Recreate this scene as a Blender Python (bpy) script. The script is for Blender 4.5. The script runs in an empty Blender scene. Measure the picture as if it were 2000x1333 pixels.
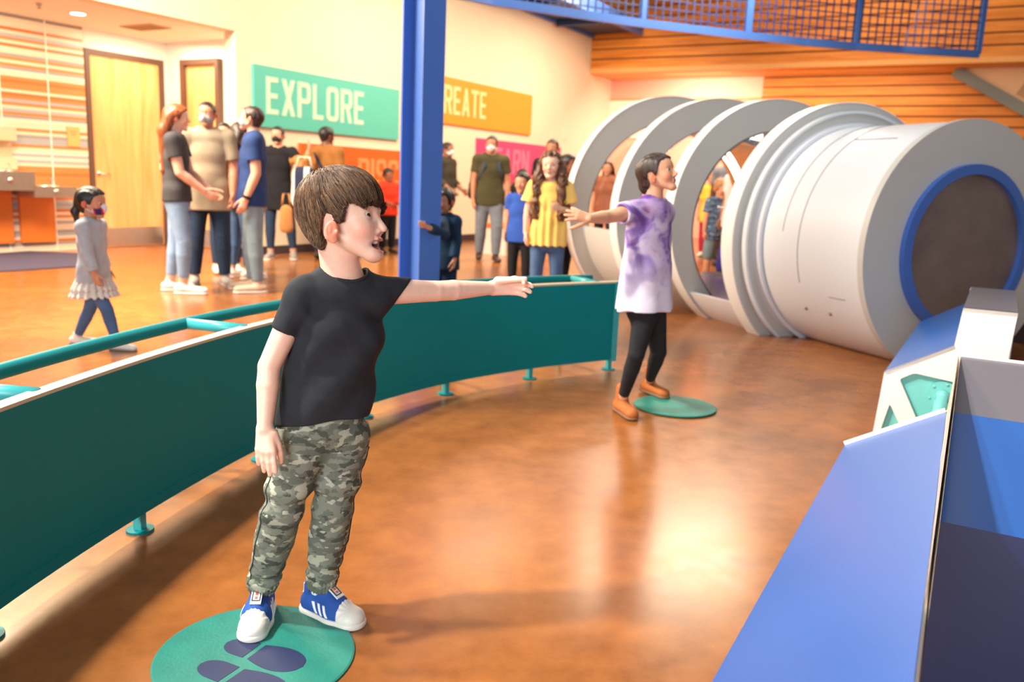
import bpy, bmesh, math, random
import numpy as np
from mathutils import Vector, Matrix

random.seed(7)
rng = np.random.default_rng(11)
scene = bpy.context.scene
COL = scene.collection

# ------------------------------------------------------------------ camera model (2000 x 1333 frame)
F = 1650.0
PITCH = math.radians(10.8)
ROLL = math.radians(2.45)
CAM = np.array([0, 0, 1.15])
fw = np.array([0, math.cos(PITCH), -math.sin(PITCH)])
_u0 = np.array([0, math.sin(PITCH), math.cos(PITCH)])
_x0 = np.array([1.0, 0, 0])
cx = math.cos(ROLL) * _x0 + math.sin(ROLL) * _u0
cu = -math.sin(ROLL) * _x0 + math.cos(ROLL) * _u0

def ray(u, v):
    return fw + cx * (u - 1000) / F - cu * (v - 666.5) / F
def gz(u, v, z=0.0):
    d = ray(u, v); return CAM + d * ((z - CAM[2]) / d[2])
def gy(u, v, y):
    d = ray(u, v); return CAM + d * (y / d[1])
def pl(u, v, p0, n):
    d = ray(u, v); return CAM + d * (((np.asarray(p0) - CAM) @ n) / (d @ n))
def V(*a):
    return np.array(a, float)
def nrm(a):
    a = np.asarray(a, float); return a / np.linalg.norm(a)

cam_d = bpy.data.cameras.new('camera')
cam = bpy.data.objects.new('camera', cam_d)
COL.objects.link(cam)
M = Matrix(((cx[0], cu[0], -fw[0], CAM[0]), (cx[1], cu[1], -fw[1], CAM[1]), (cx[2], cu[2], -fw[2], CAM[2]), (0, 0, 0, 1)))
cam.matrix_world = M
cam_d.sensor_width = 36.0
cam_d.lens = F / 2000 * 36.0
cam_d.clip_start = 0.05
cam_d.dof.use_dof = True
cam_d.dof.focus_distance = 2.02
cam_d.dof.aperture_fstop = 3.4
scene.camera = cam

# ------------------------------------------------------------------ materials
def lin(c):
    out = []
    for x in c:
        x = x / 255.0
        out.append(x / 12.92 if x <= 0.04045 else ((x + 0.055) / 1.055) ** 2.4)
    return tuple(out) + (1.0,)
MATS = {}
def mat(name, col, rough=0.5, metal=0.0, var=0.0, vscale=6.0, bump=0.0, bscale=40.0, spec=0.5, coat=0.0, sss=0.0, sheen=0.0, trans=0.0):
    if name in MATS: return MATS[name]
    m = bpy.data.materials.new(name); m.use_nodes = True
    nt = m.node_tree; b = nt.nodes['Principled BSDF']
    b.inputs['Roughness'].default_value = rough
    b.inputs['Metallic'].default_value = metal
    b.inputs['Specular IOR Level'].default_value = spec
    b.inputs['Coat Weight'].default_value = coat
    b.inputs['Coat Roughness'].default_value = 0.12
    b.inputs['Transmission Weight'].default_value = trans
    if sheen: b.inputs['Sheen Weight'].default_value = sheen
    if sss:
        b.inputs['Subsurface Weight'].default_value = sss
        b.inputs['Subsurface Radius'].default_value = (0.012, 0.005, 0.003)
        b.inputs['Subsurface Scale'].default_value = 1.0
    c = lin(col)
    b.inputs['Base Color'].default_value = c
    tc = nt.nodes.new('ShaderNodeTexCoord')
    if var:
        n = nt.nodes.new('ShaderNodeTexNoise'); n.inputs['Scale'].default_value = vscale; n.inputs['Detail'].default_value = 4
        nt.links.new(tc.outputs['Object'], n.inputs['Vector'])
        r = nt.nodes.new('ShaderNodeValToRGB')
        r.color_ramp.elements[0].position = 0.3; r.color_ramp.elements[1].position = 0.7
        r.color_ramp.elements[0].color = tuple(x * (1 - var) for x in c[:3]) + (1,)
        r.color_ramp.elements[1].color = tuple(min(1, x * (1 + var)) for x in c[:3]) + (1,)
        nt.links.new(n.outputs['Fac'], r.inputs['Fac']); nt.links.new(r.outputs['Color'], b.inputs['Base Color'])
    if bump:
        n2 = nt.nodes.new('ShaderNodeTexNoise'); n2.inputs['Scale'].default_value = bscale; n2.inputs['Detail'].default_value = 3
        nt.links.new(tc.outputs['Object'], n2.inputs['Vector'])
        bp = nt.nodes.new('ShaderNodeBump'); bp.inputs['Strength'].default_value = bump; bp.inputs['Distance'].default_value = 0.01
        nt.links.new(n2.outputs['Fac'], bp.inputs['Height']); nt.links.new(bp.outputs['Normal'], b.inputs['Normal'])
    MATS[name] = m
    return m
def emit(name, col, strength):
    m = bpy.data.materials.new(name); m.use_nodes = True
    b = m.node_tree.nodes['Principled BSDF']
    b.inputs['Base Color'].default_value = lin(col)
    b.inputs['Emission Color'].default_value = lin(col)
    b.inputs['Emission Strength'].default_value = strength
    return m
def ramp_mat(name, build, rough=0.7, spec=0.3):
    m = bpy.data.materials.new(name); m.use_nodes = True
    nt = m.node_tree; b = nt.nodes['Principled BSDF']
    b.inputs['Roughness'].default_value = rough; b.inputs['Specular IOR Level'].default_value = spec
    tc = nt.nodes.new('ShaderNodeTexCoord')
    out = build(nt, tc, b)
    if out is not None: nt.links.new(out, b.inputs['Base Color'])
    MATS[name] = m
    return m
def N(nt, kind, **kw):
    n = nt.nodes.new(kind)
    for k, v in kw.items():
        if k in n.inputs: n.inputs[k].default_value = v
        else: setattr(n, k, v)
    return n
def ramp(nt, fac, stops, interp='LINEAR'):
    r = nt.nodes.new('ShaderNodeValToRGB'); cr = r.color_ramp; cr.interpolation = interp
    while len(cr.elements) > 1: cr.elements.remove(cr.elements[-1])
    cr.elements[0].position = stops[0][0]; cr.elements[0].color = lin(stops[0][1])
    for p, c in stops[1:]:
        e = cr.elements.new(p); e.color = lin(c)
    nt.links.new(fac, r.inputs['Fac'])
    return r.outputs['Color']

# ------------------------------------------------------------------ objects
BASE = {}
def tag(o, label=None, cat=None, group=None, kind=None):
    if label: o['label'] = label
    if cat: o['category'] = cat
    if group: o['group'] = group
    if kind: o['kind'] = kind
    return o
def empty(name, loc, label, cat, group=None):
    o = bpy.data.objects.new(name, None); COL.objects.link(o)
    o.location = Vector(loc); o.empty_display_size = 0.1
    BASE[o.name] = np.asarray(loc, float)
    return tag(o, label, cat, group)
def put(name, vf, material, parent=None, base=None, smooth=False, colors=None):
    verts, faces = vf
    verts = np.asarray(verts, float).reshape(-1, 3)
    b = BASE[parent.name] if parent is not None else (np.asarray(base, float) if base is not None else np.zeros(3))
    me = bpy.data.meshes.new(name)
    vv = verts - b
    if isinstance(faces, np.ndarray):
        nf, k = faces.shape
        me.vertices.add(len(vv)); me.vertices.foreach_set('co', vv.astype(np.float32).ravel())
        me.loops.add(nf * k); me.loops.foreach_set('vertex_index', faces.astype(np.int32).ravel())
        me.polygons.add(nf); me.polygons.foreach_set('loop_start', np.arange(0, nf * k, k, dtype=np.int32))
        me.update(calc_edges=True); me.validate()
    else:
        me.from_pydata([tuple(x) for x in vv], [], [tuple(int(i) for i in f) for f in faces]); me.update()
    if smooth:
        me.polygons.foreach_set('use_smooth', np.ones(len(me.polygons), dtype=bool))
    if colors is not None:
        a = me.color_attributes.new('tint', 'FLOAT_COLOR', 'POINT')
        c4 = np.ones((len(vv), 4), np.float32); c4[:, :3] = colors
        a.data.foreach_set('color', c4.ravel())
    me.materials.append(material)
    o = bpy.data.objects.new(name, me); COL.objects.link(o)
    if parent is not None: o.parent = parent
    else: o.location = Vector(b)
    BASE[o.name] = b
    return o

class MB:
    """collects simple solids into one mesh"""
    def __init__(s): s.v = []; s.f = []
    def add(s, v, f):
        n = len(s.v); s.v += [np.asarray(x, float) for x in v]; s.f += [tuple(i + n for i in q) for q in f]; return s
    def hexa(s, p):
        return s.add(p, [(0, 3, 2, 1), (4, 5, 6, 7), (0, 1, 5, 4), (1, 2, 6, 5), (2, 3, 7, 6), (3, 0, 4, 7)])
    def box(s, c, X, Y, Z):
        """centre, half vectors"""
        c, X, Y, Z = map(lambda a: np.asarray(a, float), (c, X, Y, Z))
        return s.hexa([c - X - Y - Z, c + X - Y - Z, c + X + Y - Z, c - X + Y - Z, c - X - Y + Z, c + X - Y + Z, c + X + Y + Z, c - X + Y + Z])
    def prism(s, poly, d):
        """poly list of 3d points (planar), extruded along d"""
        d = np.asarray(d, float); n = len(poly)
        a = [np.asarray(p, float) for p in poly]
        nv = np.cross(a[1] - a[0], a[2] - a[1]); 
        return s.add(a + [p + d for p in a], [tuple(range(n))[::-1], tuple(range(n, 2 * n))] + [(i, (i + 1) % n, n + (i + 1) % n, n + i) for i in range(n)])
    def tube(s, pts, r, n=12, closed=False, flat=None):
        pts = [np.asarray(p, float) for p in pts]; m = len(pts)
        rs = r if hasattr(r, '__len__') else [r] * m
        up = None; V0 = []
        for i in range(m):
            t = nrm(pts[min(i + 1, m - 1)] - pts[max(i - 1, 0)])
            if up is None:
                up = V(0, 0, 1) if abs(t[2]) < 0.9 else V(1, 0, 0)
            sx = nrm(np.cross(t, up)); up = np.cross(sx, t)
            for j in range(n):
                a = 2 * math.pi * j / n
                V0.append(pts[i] + rs[i] * (math.cos(a) * sx + math.sin(a) * up))
        fs = []
        for i in range(m - 1):
            for j in range(n):
                k = (j + 1) % n
                fs.append((i * n + j, i * n + k, (i + 1) * n + k, (i + 1) * n + j))
        fs.append(tuple(range(n))[::-1]); fs.append(tuple(range((m - 1) * n, m * n)))
        return s.add(V0, fs)
    def cyl(s, a, b, r, n=20): return s.tube([a, b], r, n)
    def sphere(s, c, r, n=10):
        vs = []; fs = []
        for i in range(n + 1):
            th = math.pi * i / n
            for j in range(2 * n):
                ph = math.pi * j / n
                vs.append(np.asarray(c) + r * np.array([math.sin(th) * math.cos(ph), math.sin(th) * math.sin(ph), math.cos(th)]))
        for i in range(n):
            for j in range(2 * n):
                k = (j + 1) % (2 * n)
                fs.append((i * 2 * n + j, (i + 1) * 2 * n + j, (i + 1) * 2 * n + k, i * 2 * n + k))
        return s.add(vs, fs)
    def vf(s): return (np.array(s.v), s.f)
    def put(s, name, m, parent=None, base=None, smooth=False): return put(name, s.vf(), m, parent, base, smooth)

# ------------------------------------------------------------------ signed-distance modelling
def smin(a, b, k):
    h = np.clip(0.5 + 0.5 * (b - a) / k, 0, 1); return b + (a - b) * h - k * h * (1 - h)
def smax(a, b, k): return -smin(-a, -b, k)
class SD:
    def __init__(s): s.ops = []
    def cone(s, a, b, ra, rb, k=0.015, op='u', flat=None):
        a = np.asarray(a, float); b = np.asarray(b, float)
        R = max(ra, rb); lo = np.minimum(a, b) - R; hi = np.maximum(a, b) + R
        def f(P):
            pa = P - a; ba = b - a; sc = 1.0
            if flat is not None:
                n, q = flat; n = np.asarray(n, float)
                pa = pa + np.outer(pa @ n, n) * (1 / q - 1); ba = ba + n * (ba @ n) * (1 / q - 1); sc = min(1, q)
            L2 = ba @ ba
            if L2 < 1e-10: return (np.sqrt((pa * pa).sum(1)) - ra) * sc
            t = np.clip(pa @ ba / L2, 0, 1)
            d = pa - t[:, None] * ba
            return (np.sqrt((d * d).sum(1)) - (ra + (rb - ra) * t)) * sc
        s.ops.append((op, f, k, lo, hi)); return s
    def ell(s, c, rad, ax=None, k=0.015, op='u'):
        c = np.asarray(c, float); rad = np.asarray(rad, float); R = rad.max()
        A = np.eye(3) if ax is None else np.array(ax, float)
        def f(P):
            q = (P - c) @ A.T / rad
            l = np.sqrt((q * q).sum(1)); g = np.sqrt(((q / rad) ** 2).sum(1)) + 1e-9
            return l * (l - 1) / g
        s.ops.append((op, f, k, c - R, c + R)); return s
    def fn(s, f, op='i', k=0.004):
        s.ops.append((op, f, k, None, None)); return s
    def plane(s, p, n, k=0.004):
        """keep the side the normal points away from"""
        p = np.asarray(p, float); n = nrm(n)
        return s.fn(lambda P: (P - p) @ n, 'i', k)
    def __call__(s, P, cull=None):
        d = np.full(len(P), 0.2)
        for op, f, k, lo, hi in s.ops:
            if cull is not None and lo is not None:
                m = k + 0.03
                if (lo - m > cull[1]).any() or (hi + m < cull[0]).any(): continue
            if op == 'u': d = smin(d, f(P), k)
            elif op == 's': d = smax(d, -f(P), k)
            elif op == 'i': d = smax(d, f(P), k)
            elif op == 'd': d = d + f(P)
        return d
    def bounds(s):
        L = [o[3] for o in s.ops if o[0] == 'u' and o[3] is not None]; Hh = [o[4] for o in s.ops if o[0] == 'u' and o[3] is not None]
        return np.min(L, 0), np.max(Hh, 0)
    def mesh(s, h, pad=0.02):
        lo, hi = s.bounds(); lo = lo - pad; hi = hi + pad
        B = 8
        nb = np.ceil((hi - lo) / h / B).astype(int) + 1
        n = nb * B
        g = np.stack(np.meshgrid(*[np.arange(x) for x in nb], indexing='ij'), -1).reshape(-1, 3)
        cen = lo + (g * B + (B - 1) / 2) * h
        dc = np.empty(len(cen), np.float32)
        for i in range(0, len(cen), 20000): dc[i:i + 20000] = s(cen[i:i + 20000])
        D = np.repeat(np.repeat(np.repeat(dc.reshape(nb), B, 0), B, 1), B, 2).astype(np.float32)
        D = np.where(D > 0, 1.0, -1.0).astype(np.float32)
        act = np.nonzero(np.abs(dc) < h * B * 1.25 + 0.004)[0]
        o = np.stack(np.meshgrid(*[np.arange(B)] * 3, indexing='ij'), -1).reshape(-1, 3)
        for i in range(0, len(act), 48):
            a = act[i:i + 48]
            idx = (g[a][:, None, :] * B + o[None]).reshape(-1, 3)
            P = lo + idx * h
            D[idx[:, 0], idx[:, 1], idx[:, 2]] = s(P, (P.min(0), P.max(0)))
        return nets(D, lo, h)
def nets(D, lo, h):
    neg = D < 0
    n = np.array(D.shape)
    S = np.zeros(n - 1, np.uint8)
    for dx in (0, 1):
        for dy in (0, 1):
            for dz in (0, 1):
                S += neg[dx:n[0] - 1 + dx, dy:n[1] - 1 + dy, dz:n[2] - 1 + dz]
    A = (S > 0) & (S < 8)
    I = np.argwhere(A)
    vid = np.full(A.shape, -1, np.int32); vid[A] = np.arange(len(I))
    acc = np.zeros((len(I), 3)); cnt = np.zeros(len(I))
    cor = [(0, 0, 0), (1, 0, 0), (0, 1, 0), (1, 1, 0), (0, 0, 1), (1, 0, 1), (0, 1, 1), (1, 1, 1)]
    val = [D[I[:, 0] + c[0], I[:, 1] + c[1], I[:, 2] + c[2]] for c in cor]
    for a, b in [(0, 1), (2, 3), (4, 5), (6, 7), (0, 2), (1, 3), (4, 6), (5, 7), (0, 4), (1, 5), (2, 6), (3, 7)]:
        m = (val[a] < 0) != (val[b] < 0)
        t = np.where(m, val[a] / np.where(m, val[a] - val[b], 1), 0)
        ca = np.array(cor[a], float); cb = np.array(cor[b], float)
        acc += m[:, None] * (ca + t[:, None] * (cb - ca)); cnt += m
    Vt = lo + (I + acc / cnt[:, None]) * h
    quads = []
    for ax in range(3):
        b1, b2 = [(1, 2), (2, 0), (0, 1)][ax]
        sl0 = [slice(None)] * 3; sl1 = [slice(None)] * 3
        sl0[ax] = slice(0, -1); sl1[ax] = slice(1, None)
        e = neg[tuple(sl0)] != neg[tuple(sl1)]
        E = np.argwhere(e)
        E = E[(E[:, b1] > 0) & (E[:, b2] > 0) & (E[:, b1] < n[b1] - 1) & (E[:, b2] < n[b2] - 1)]
        if not len(E): continue
        def cell(d1, d2):
            q = E.copy(); q[:, b1] -= d1; q[:, b2] -= d2
            return vid[q[:, 0], q[:, 1], q[:, 2]]
        Q = np.stack([cell(1, 1), cell(0, 1), cell(0, 0), cell(1, 0)], 1)
        inside = neg[E[:, 0], E[:, 1], E[:, 2]]
        Q[~inside] = Q[~inside][:, ::-1]
        quads.append(Q)
    Q = np.concatenate(quads)
    Q = Q[(Q >= 0).all(1)]
    return Vt, Q
def poly2d(P2, poly):
    """signed distance to a 2d polygon, negative inside"""
    poly = np.asarray(poly, float); n = len(poly)
    d = np.full(len(P2), 1e9); s = np.ones(len(P2))
    for i in range(n):
        a = poly[i]; b = poly[i - 1]
        e = b - a; w = P2 - a
        t = np.clip(w @ e / (e @ e), 0, 1); q = w - t[:, None] * e
        d = np.minimum(d, (q * q).sum(1))
        c1 = P2[:, 1] >= a[1]; c2 = P2[:, 1] < b[1]; c3 = e[0] * w[:, 1] > e[1] * w[:, 0]
        fl = (c1 & c2 & c3) | (~c1 & ~c2 & ~c3)
        s = np.where(fl, -s, s)
    return s * np.sqrt(d)
_K = rng.normal(size=(24, 3)); _K /= np.linalg.norm(_K, axis=1)[:, None]; _PH = rng.uniform(0, 6.28, 24)
def wob(P, freq, seed=0, n=5, stretch=None):
    q = P if stretch is None else P * np.asarray(stretch)
    o = 0
    for i in range(n):
        j = (i + seed * 5) % 24
        o = o + np.sin(q @ (_K[j] * freq * (1 + 0.25 * i)) + _PH[j])
    return o / n
# ------------------------------------------------------------------ people
def lerp(a, b, t): return a + (b - a) * t
def rot(v, ax, ang):
    ax = nrm(ax); v = np.asarray(v, float)
    return v * math.cos(ang) + np.cross(ax, v) * math.sin(ang) + ax * (ax @ v) * (1 - math.cos(ang))
def frame(f, u):
    f = nrm(f); u = np.asarray(u, float); u = nrm(u - f * (u @ f)); r = np.cross(f, u)
    return f, u, r

def skin_mat(name, rough=0.45, sss=0.0):
    def b(nt, tc, bs):
        a = N(nt, 'ShaderNodeAttribute', attribute_name='tint')
        n = N(nt, 'ShaderNodeTexNoise', Scale=60.0, Detail=3.0)
        nt.links.new(tc.outputs['Object'], n.inputs['Vector'])
        mx = N(nt, 'ShaderNodeMixRGB', blend_type='MULTIPLY'); mx.inputs['Fac'].default_value = 0.25
        r = ramp(nt, n.outputs['Fac'], [(0.3, (235, 215, 205)), (0.7, (255, 255, 255))])
        nt.links.new(a.outputs['Color'], mx.inputs['Color1']); nt.links.new(r, mx.inputs['Color2'])
        if sss:
            bs.inputs['Subsurface Weight'].default_value = sss
            bs.inputs['Subsurface Radius'].default_value = (1.0, 0.35, 0.2)
            bs.inputs['Subsurface Scale'].default_value = 0.008
        return mx.outputs['Color']
    return ramp_mat(name, b, rough, 0.35)
SKIN = skin_mat('skin')
SKIN_CLOSE = skin_mat('skin_close', 0.42, 0.25)

def head_sd(sd, c, f, u, hs, kid=0.0, mouth=0.0, k=0.1, ears=True, nose=1.0, jf=0.0, ear=(0.0, 0.0, 1.0)):
    """f forward, u up; hs = chin to crown"""
    f, u, r = frame(f, u)
    def p(a, b, s=0.0): return c + hs * (a * f + b * u + s * r)
    AX = [f, u, r]
    w = lerp(0.335, 0.355, kid)
    kk = k * hs
    sd.ell(p(-0.05, 0.13), hs * V(lerp(0.43, 0.46, kid), lerp(0.36, 0.37, kid), w), AX, kk)
    sd.ell(p(0.20, 0.13), hs * V(0.215, 0.23, 0.27), AX, kk)
    sd.ell(p(0.17 + jf * .6, -0.13), hs * V(0.225, 0.27, 0.255), AX, kk)
    for s in (-1, 1):
        sd.cone(p(-0.02, -0.17, s * 0.225), p(0.27 + jf, -0.40, s * 0.06), hs * 0.075, hs * 0.085, kk * 0.9)
        sd.ell(p(0.255 + jf * .3, -0.12, s * 0.16), hs * V(0.115, 0.12, 0.10), AX, kk * 0.7)
    sd.ell(p(0.305 + jf, -0.415), hs * V(0.085, 0.075, 0.10), AX, kk * 0.6)
    # brow ridge, sockets
    for s in (-1, 1):
        sd.cone(p(0.385, 0.095, s * 0.06), p(0.325, 0.09, s * 0.20), hs * 0.035, hs * 0.03, kk * 0.5)
        sd.ell(p(0.45, 0.01, s * 0.15), hs * V(0.10, 0.058, 0.085), AX, kk * 0.45, 's')
        ec = p(0.312, 0.004, s * 0.146)
        for pu, sg in ((0.009, -1), (-0.020, 1)):
            q_ = SD(); q_.ell(ec, hs * V(.084, .082, .086), AX, kk * .1); q_.plane(p(0.3, pu, 0), nrm(sg * u - sg * r * s * 0.12), .0012)
            sd.ops.append(('u', q_, kk * 0.22, ec - hs * .09, ec + hs * .09))
    # nose
    sd.cone(p(0.375, 0.05), p(0.455 + 0.03 * nose, -0.125), hs * 0.028, hs * 0.043, kk * 0.3)
    for s in (-1, 1):
        sd.ell(p(0.43, -0.155, s * 0.045), hs * V(0.045, 0.032, 0.033), AX, kk * 0.2)
    # lips
    up = -0.245 + 0.0 * mouth; lo = -0.295 - 0.085 * mouth
    sd.cone(p(0.395 + jf * .5, up, -0.055), p(0.395 + jf * .5, up, 0.055), hs * 0.026, hs * 0.026, kk * 0.2)
    sd.cone(p(0.375 + jf * .8, lo, -0.05), p(0.375 + jf * .8, lo, 0.05), hs * 0.028, hs * 0.028, kk * 0.2)
    if mouth > 0:
        sd.ell(p(0.40 + jf, (up + lo) / 2, 0), hs * V(0.16, 0.052 * mouth + 0.008, 0.115), AX, kk * 0.12, 's')
    else:
        sd.ell(p(0.425 + jf, (up + lo) / 2, 0), hs * V(0.05, 0.007, 0.09), AX, kk * 0.15, 's')
    if ears:
        for s in (-1, 1):
            e = lambda a, b, o: p(ear[0] + a * ear[2], ear[1] + b * ear[2], s * (w + o)); eh = hs * ear[2]
            fe, ue = rot(f, r, -0.22), rot(u, r, -0.22)
            A1 = [rot(fe, u, s * 0.45), ue, rot(r, u, s * 0.45)]
            sd.ell(e(-0.06, -0.02, 0.035), eh * V(0.088, 0.135, 0.034), A1, kk * 0.2)
            sd.ell(e(-0.035, -0.12, 0.022), eh * V(0.05, 0.06, 0.03), A1, kk * 0.2)
            sd.ell(e(-0.045, -0.005, 0.078), eh * V(0.052, 0.098, 0.042), A1, kk * 0.08, 's')
            sd.ell(e(-0.062, -0.005, 0.045), eh * V(0.026, 0.062, 0.022), A1, kk * 0.12)
            sd.ell(e(0.012, -0.035, 0.03), eh * V(0.022, 0.035, 0.03), A1, kk * 0.12)

def hand_sd(sd, wr, d, n, L, curl=(0.35, 0.35, 0.4, 0.45), thumb=(0.62, 0.75, 0.15), tcurl=0.25, spread=0.12, side=1, rmin=0.0, t=None, fat=1.0):
    d = nrm(d); n = nrm(np.asarray(n, float) - d * (np.asarray(n) @ d))
    t = np.cross(d, n) * side if t is None else nrm(np.asarray(t, float))
    W = 0.40 * L
    rr = lambda x: max(rmin, x * L * fat)
    kn = []
    for i, o in enumerate((0.36, 0.12, -0.13, -0.36)):
        K = wr + d * L * (0.50, 0.515, 0.49, 0.45)[i] + t * W * o - n * L * (0.0, 0.012, 0.01, 0.0)[i]
        sd.cone(wr + t * W * o * 0.55 + d * 0.04 * L, K, rr(0.082), rr((0.068, 0.07, 0.066, 0.06)[i]), 0.05 * L)
        kn.append(K)
    for i, K in enumerate(kn):
        ln = L * (0.41, 0.46, 0.43, 0.33)[i]
        dd = nrm(d + t * spread * (1.0, 0.25, -0.5, -1.3)[i]); ax = np.cross(dd, n)
        q = K; a = 0
        c = curl[i]
        for j, (fr, cc) in enumerate(((0.46, 1.0), (0.30, 1.15), (0.24, 0.8))):
            a += c * cc
            nd = rot(dd, ax, a)
            e = q + nd * ln * fr
            sd.cone(q, e, rr((0.058, 0.052, 0.047)[j]), rr((0.052, 0.047, 0.042)[j]), 0.012 * L if j else 0.03 * L)
            q = e
    q = wr + d * 0.14 * L + t * W * 0.42 + n * 0.03 * L
    td = nrm(d * thumb[0] + t * thumb[1] + n * thumb[2])
    ax = np.cross(td, nrm(n * 0.5 + d * 0.9 - t * 0.4)); ax = ax / (np.linalg.norm(ax) + 1e-9)
    a = 0
    for j, fr in enumerate((0.24, 0.20, 0.17)):
        if j: a += tcurl
        nd = rot(td, ax, a); e = q + nd * fr * L
        sd.cone(q, e, rr((0.082, 0.064, 0.058)[j]), rr((0.064, 0.058, 0.047)[j]), 0.05 * L if j == 0 else 0.014 * L)
        q = e

def skel(pos, az, H, kid=0.0, arms=None, legs=None, lean=(0, 0), head=(0, 0), feet=None, twist=0.0):
    """az: facing, degrees clockwise from straight away; arms/legs: dict side -> two (out, fwd, up) directions"""
    A = math.radians(az)
    f = V(math.sin(A), math.cos(A), 0); r = V(math.cos(A), -math.sin(A), 0); u = V(0, 0, 1)
    arms = arms or {}; legs = legs or {}
    J = dict(H=H, f=f, r=r, u=u, kid=kid)
    zh = lerp(.515, .465, kid) * H; zk = lerp(.28, .25, kid) * H; za = 0.045 * H
    zs = lerp(.815, .775, kid) * H; zn = lerp(.845, .805, kid) * H; hh = lerp(.132, .178, kid) * H
    sw = lerp(.106, .098, kid) * H; hw = .052 * H
    loc = lambda s, o, fwd, up: r * s * o + f * fwd + u * up
    pel = np.zeros(3)
    mn = 0
    for n_, s in (('R', 1), ('L', -1)):
        td, sd_ = legs.get(n_, ((0.05, 0.0, -1), (0.0, -0.04, -1)))
        hip = pel + loc(s, hw, 0, 0)
        kn = hip + nrm(loc(s, *td)) * (zh - zk)
        an = kn + nrm(loc(s, *sd_)) * (zk - za)
        J['hip' + n_], J['kn' + n_], J['an' + n_] = hip, kn, an
        mn = min(mn, an[2])
        J['toe' + n_] = nrm(f + r * s * 0.12)
    dz = za - mn
    sp = nrm(u + r * lean[0] + f * lean[1])
    L = zn - zh
    J['pel'] = pel
    J['neck'] = pel + sp * L
    J['chest'] = pel + sp * (0.62 * L)
    J['sp'] = sp
    tf = rot(f, u, -twist); tr = rot(r, u, -twist)
    J['tf'], J['tr'] = tf, tr
    for n_, s in (('R', 1), ('L', -1)):
        sh = pel + sp * (zs - zh) + tr * s * sw
        au, af = arms.get(n_, ((0.16, 0.0, -1), (0.04, 0.18, -1)))
        tl = lambda o, fw_, up: tr * s * o + tf * fw_ + u * up
        el = sh + nrm(tl(*au)) * lerp(.172, .155, kid) * H
        wr = el + nrm(tl(*af)) * lerp(.145, .132, kid) * H
        J['sh' + n_], J['el' + n_], J['wr' + n_] = sh, el, wr
        J['hd' + n_] = nrm(wr - el)
        pn = -tr * s if abs(J['hd' + n_] @ tr) < 0.8 else -u
        J['pn' + n_] = pn
    ya, pa = math.radians(head[0]), math.radians(head[1])
    hf = rot(tf, u, -ya); hr_ = np.cross(hf, u); hf = rot(hf, hr_, pa); hu = np.cross(hr_, hf)
    J['hf'], J['hu'], J['hs'] = hf, hu, hh
    J['head'] = J['neck'] + sp * 0.0 + u * (H - zn - hh * 0.53) + f * 0.012 * H
    off = np.asarray(pos, float) + u * dz
    for k_ in list(J):
        if k_[:3] in ('hip', 'pel') or k_[:2] in ('kn', 'an', 'sh', 'el', 'wr') or k_ in ('neck', 'chest', 'head'):
            J[k_] = J[k_] + off
    J['pos'] = np.asarray(pos, float)
    return J

def torso_ops(sd, J, infl, b, k, waist=1.0, hips=True, hem_flare=0.0, lower=0.0):
    H = J['H']; tf = J['tf']
    q = 0.64
    pel, ch, nk = J['pel'], J['chest'], J['neck']
    hw = 0.098 * H * b + infl; ww = 0.088 * H * b * waist + infl; cw = 0.105 * H * b + infl
    wa = lerp(pel, ch, 0.45)
    if hips: sd.cone(pel + J['u'] * -0.01 * H, wa, hw, ww, k, flat=(tf, q + 0.06))
    sd.cone(wa, ch, ww, cw, k * .3, flat=(tf, q))
    if lower: sd.cone(pel - J['u'] * lower, wa, hw * (1 + hem_flare), ww, k, flat=(tf, q + 0.08))
    up = lerp(ch, nk, 0.55)
    sd.cone(ch, up, cw, 0.088 * H * b + infl, k * .3, flat=(tf, q))
    for s in 'RL':
        sd.cone(lerp(up, nk, 0.25), J['sh' + s] - J['sp'] * 0.012 * H, 0.040 * H * b + infl, 0.033 * H * b + infl, k)
RADS = dict(ua=(.032, .025), fa=(.025, .0165), th=(.056, .037), ca=(.036, .023))
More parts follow.
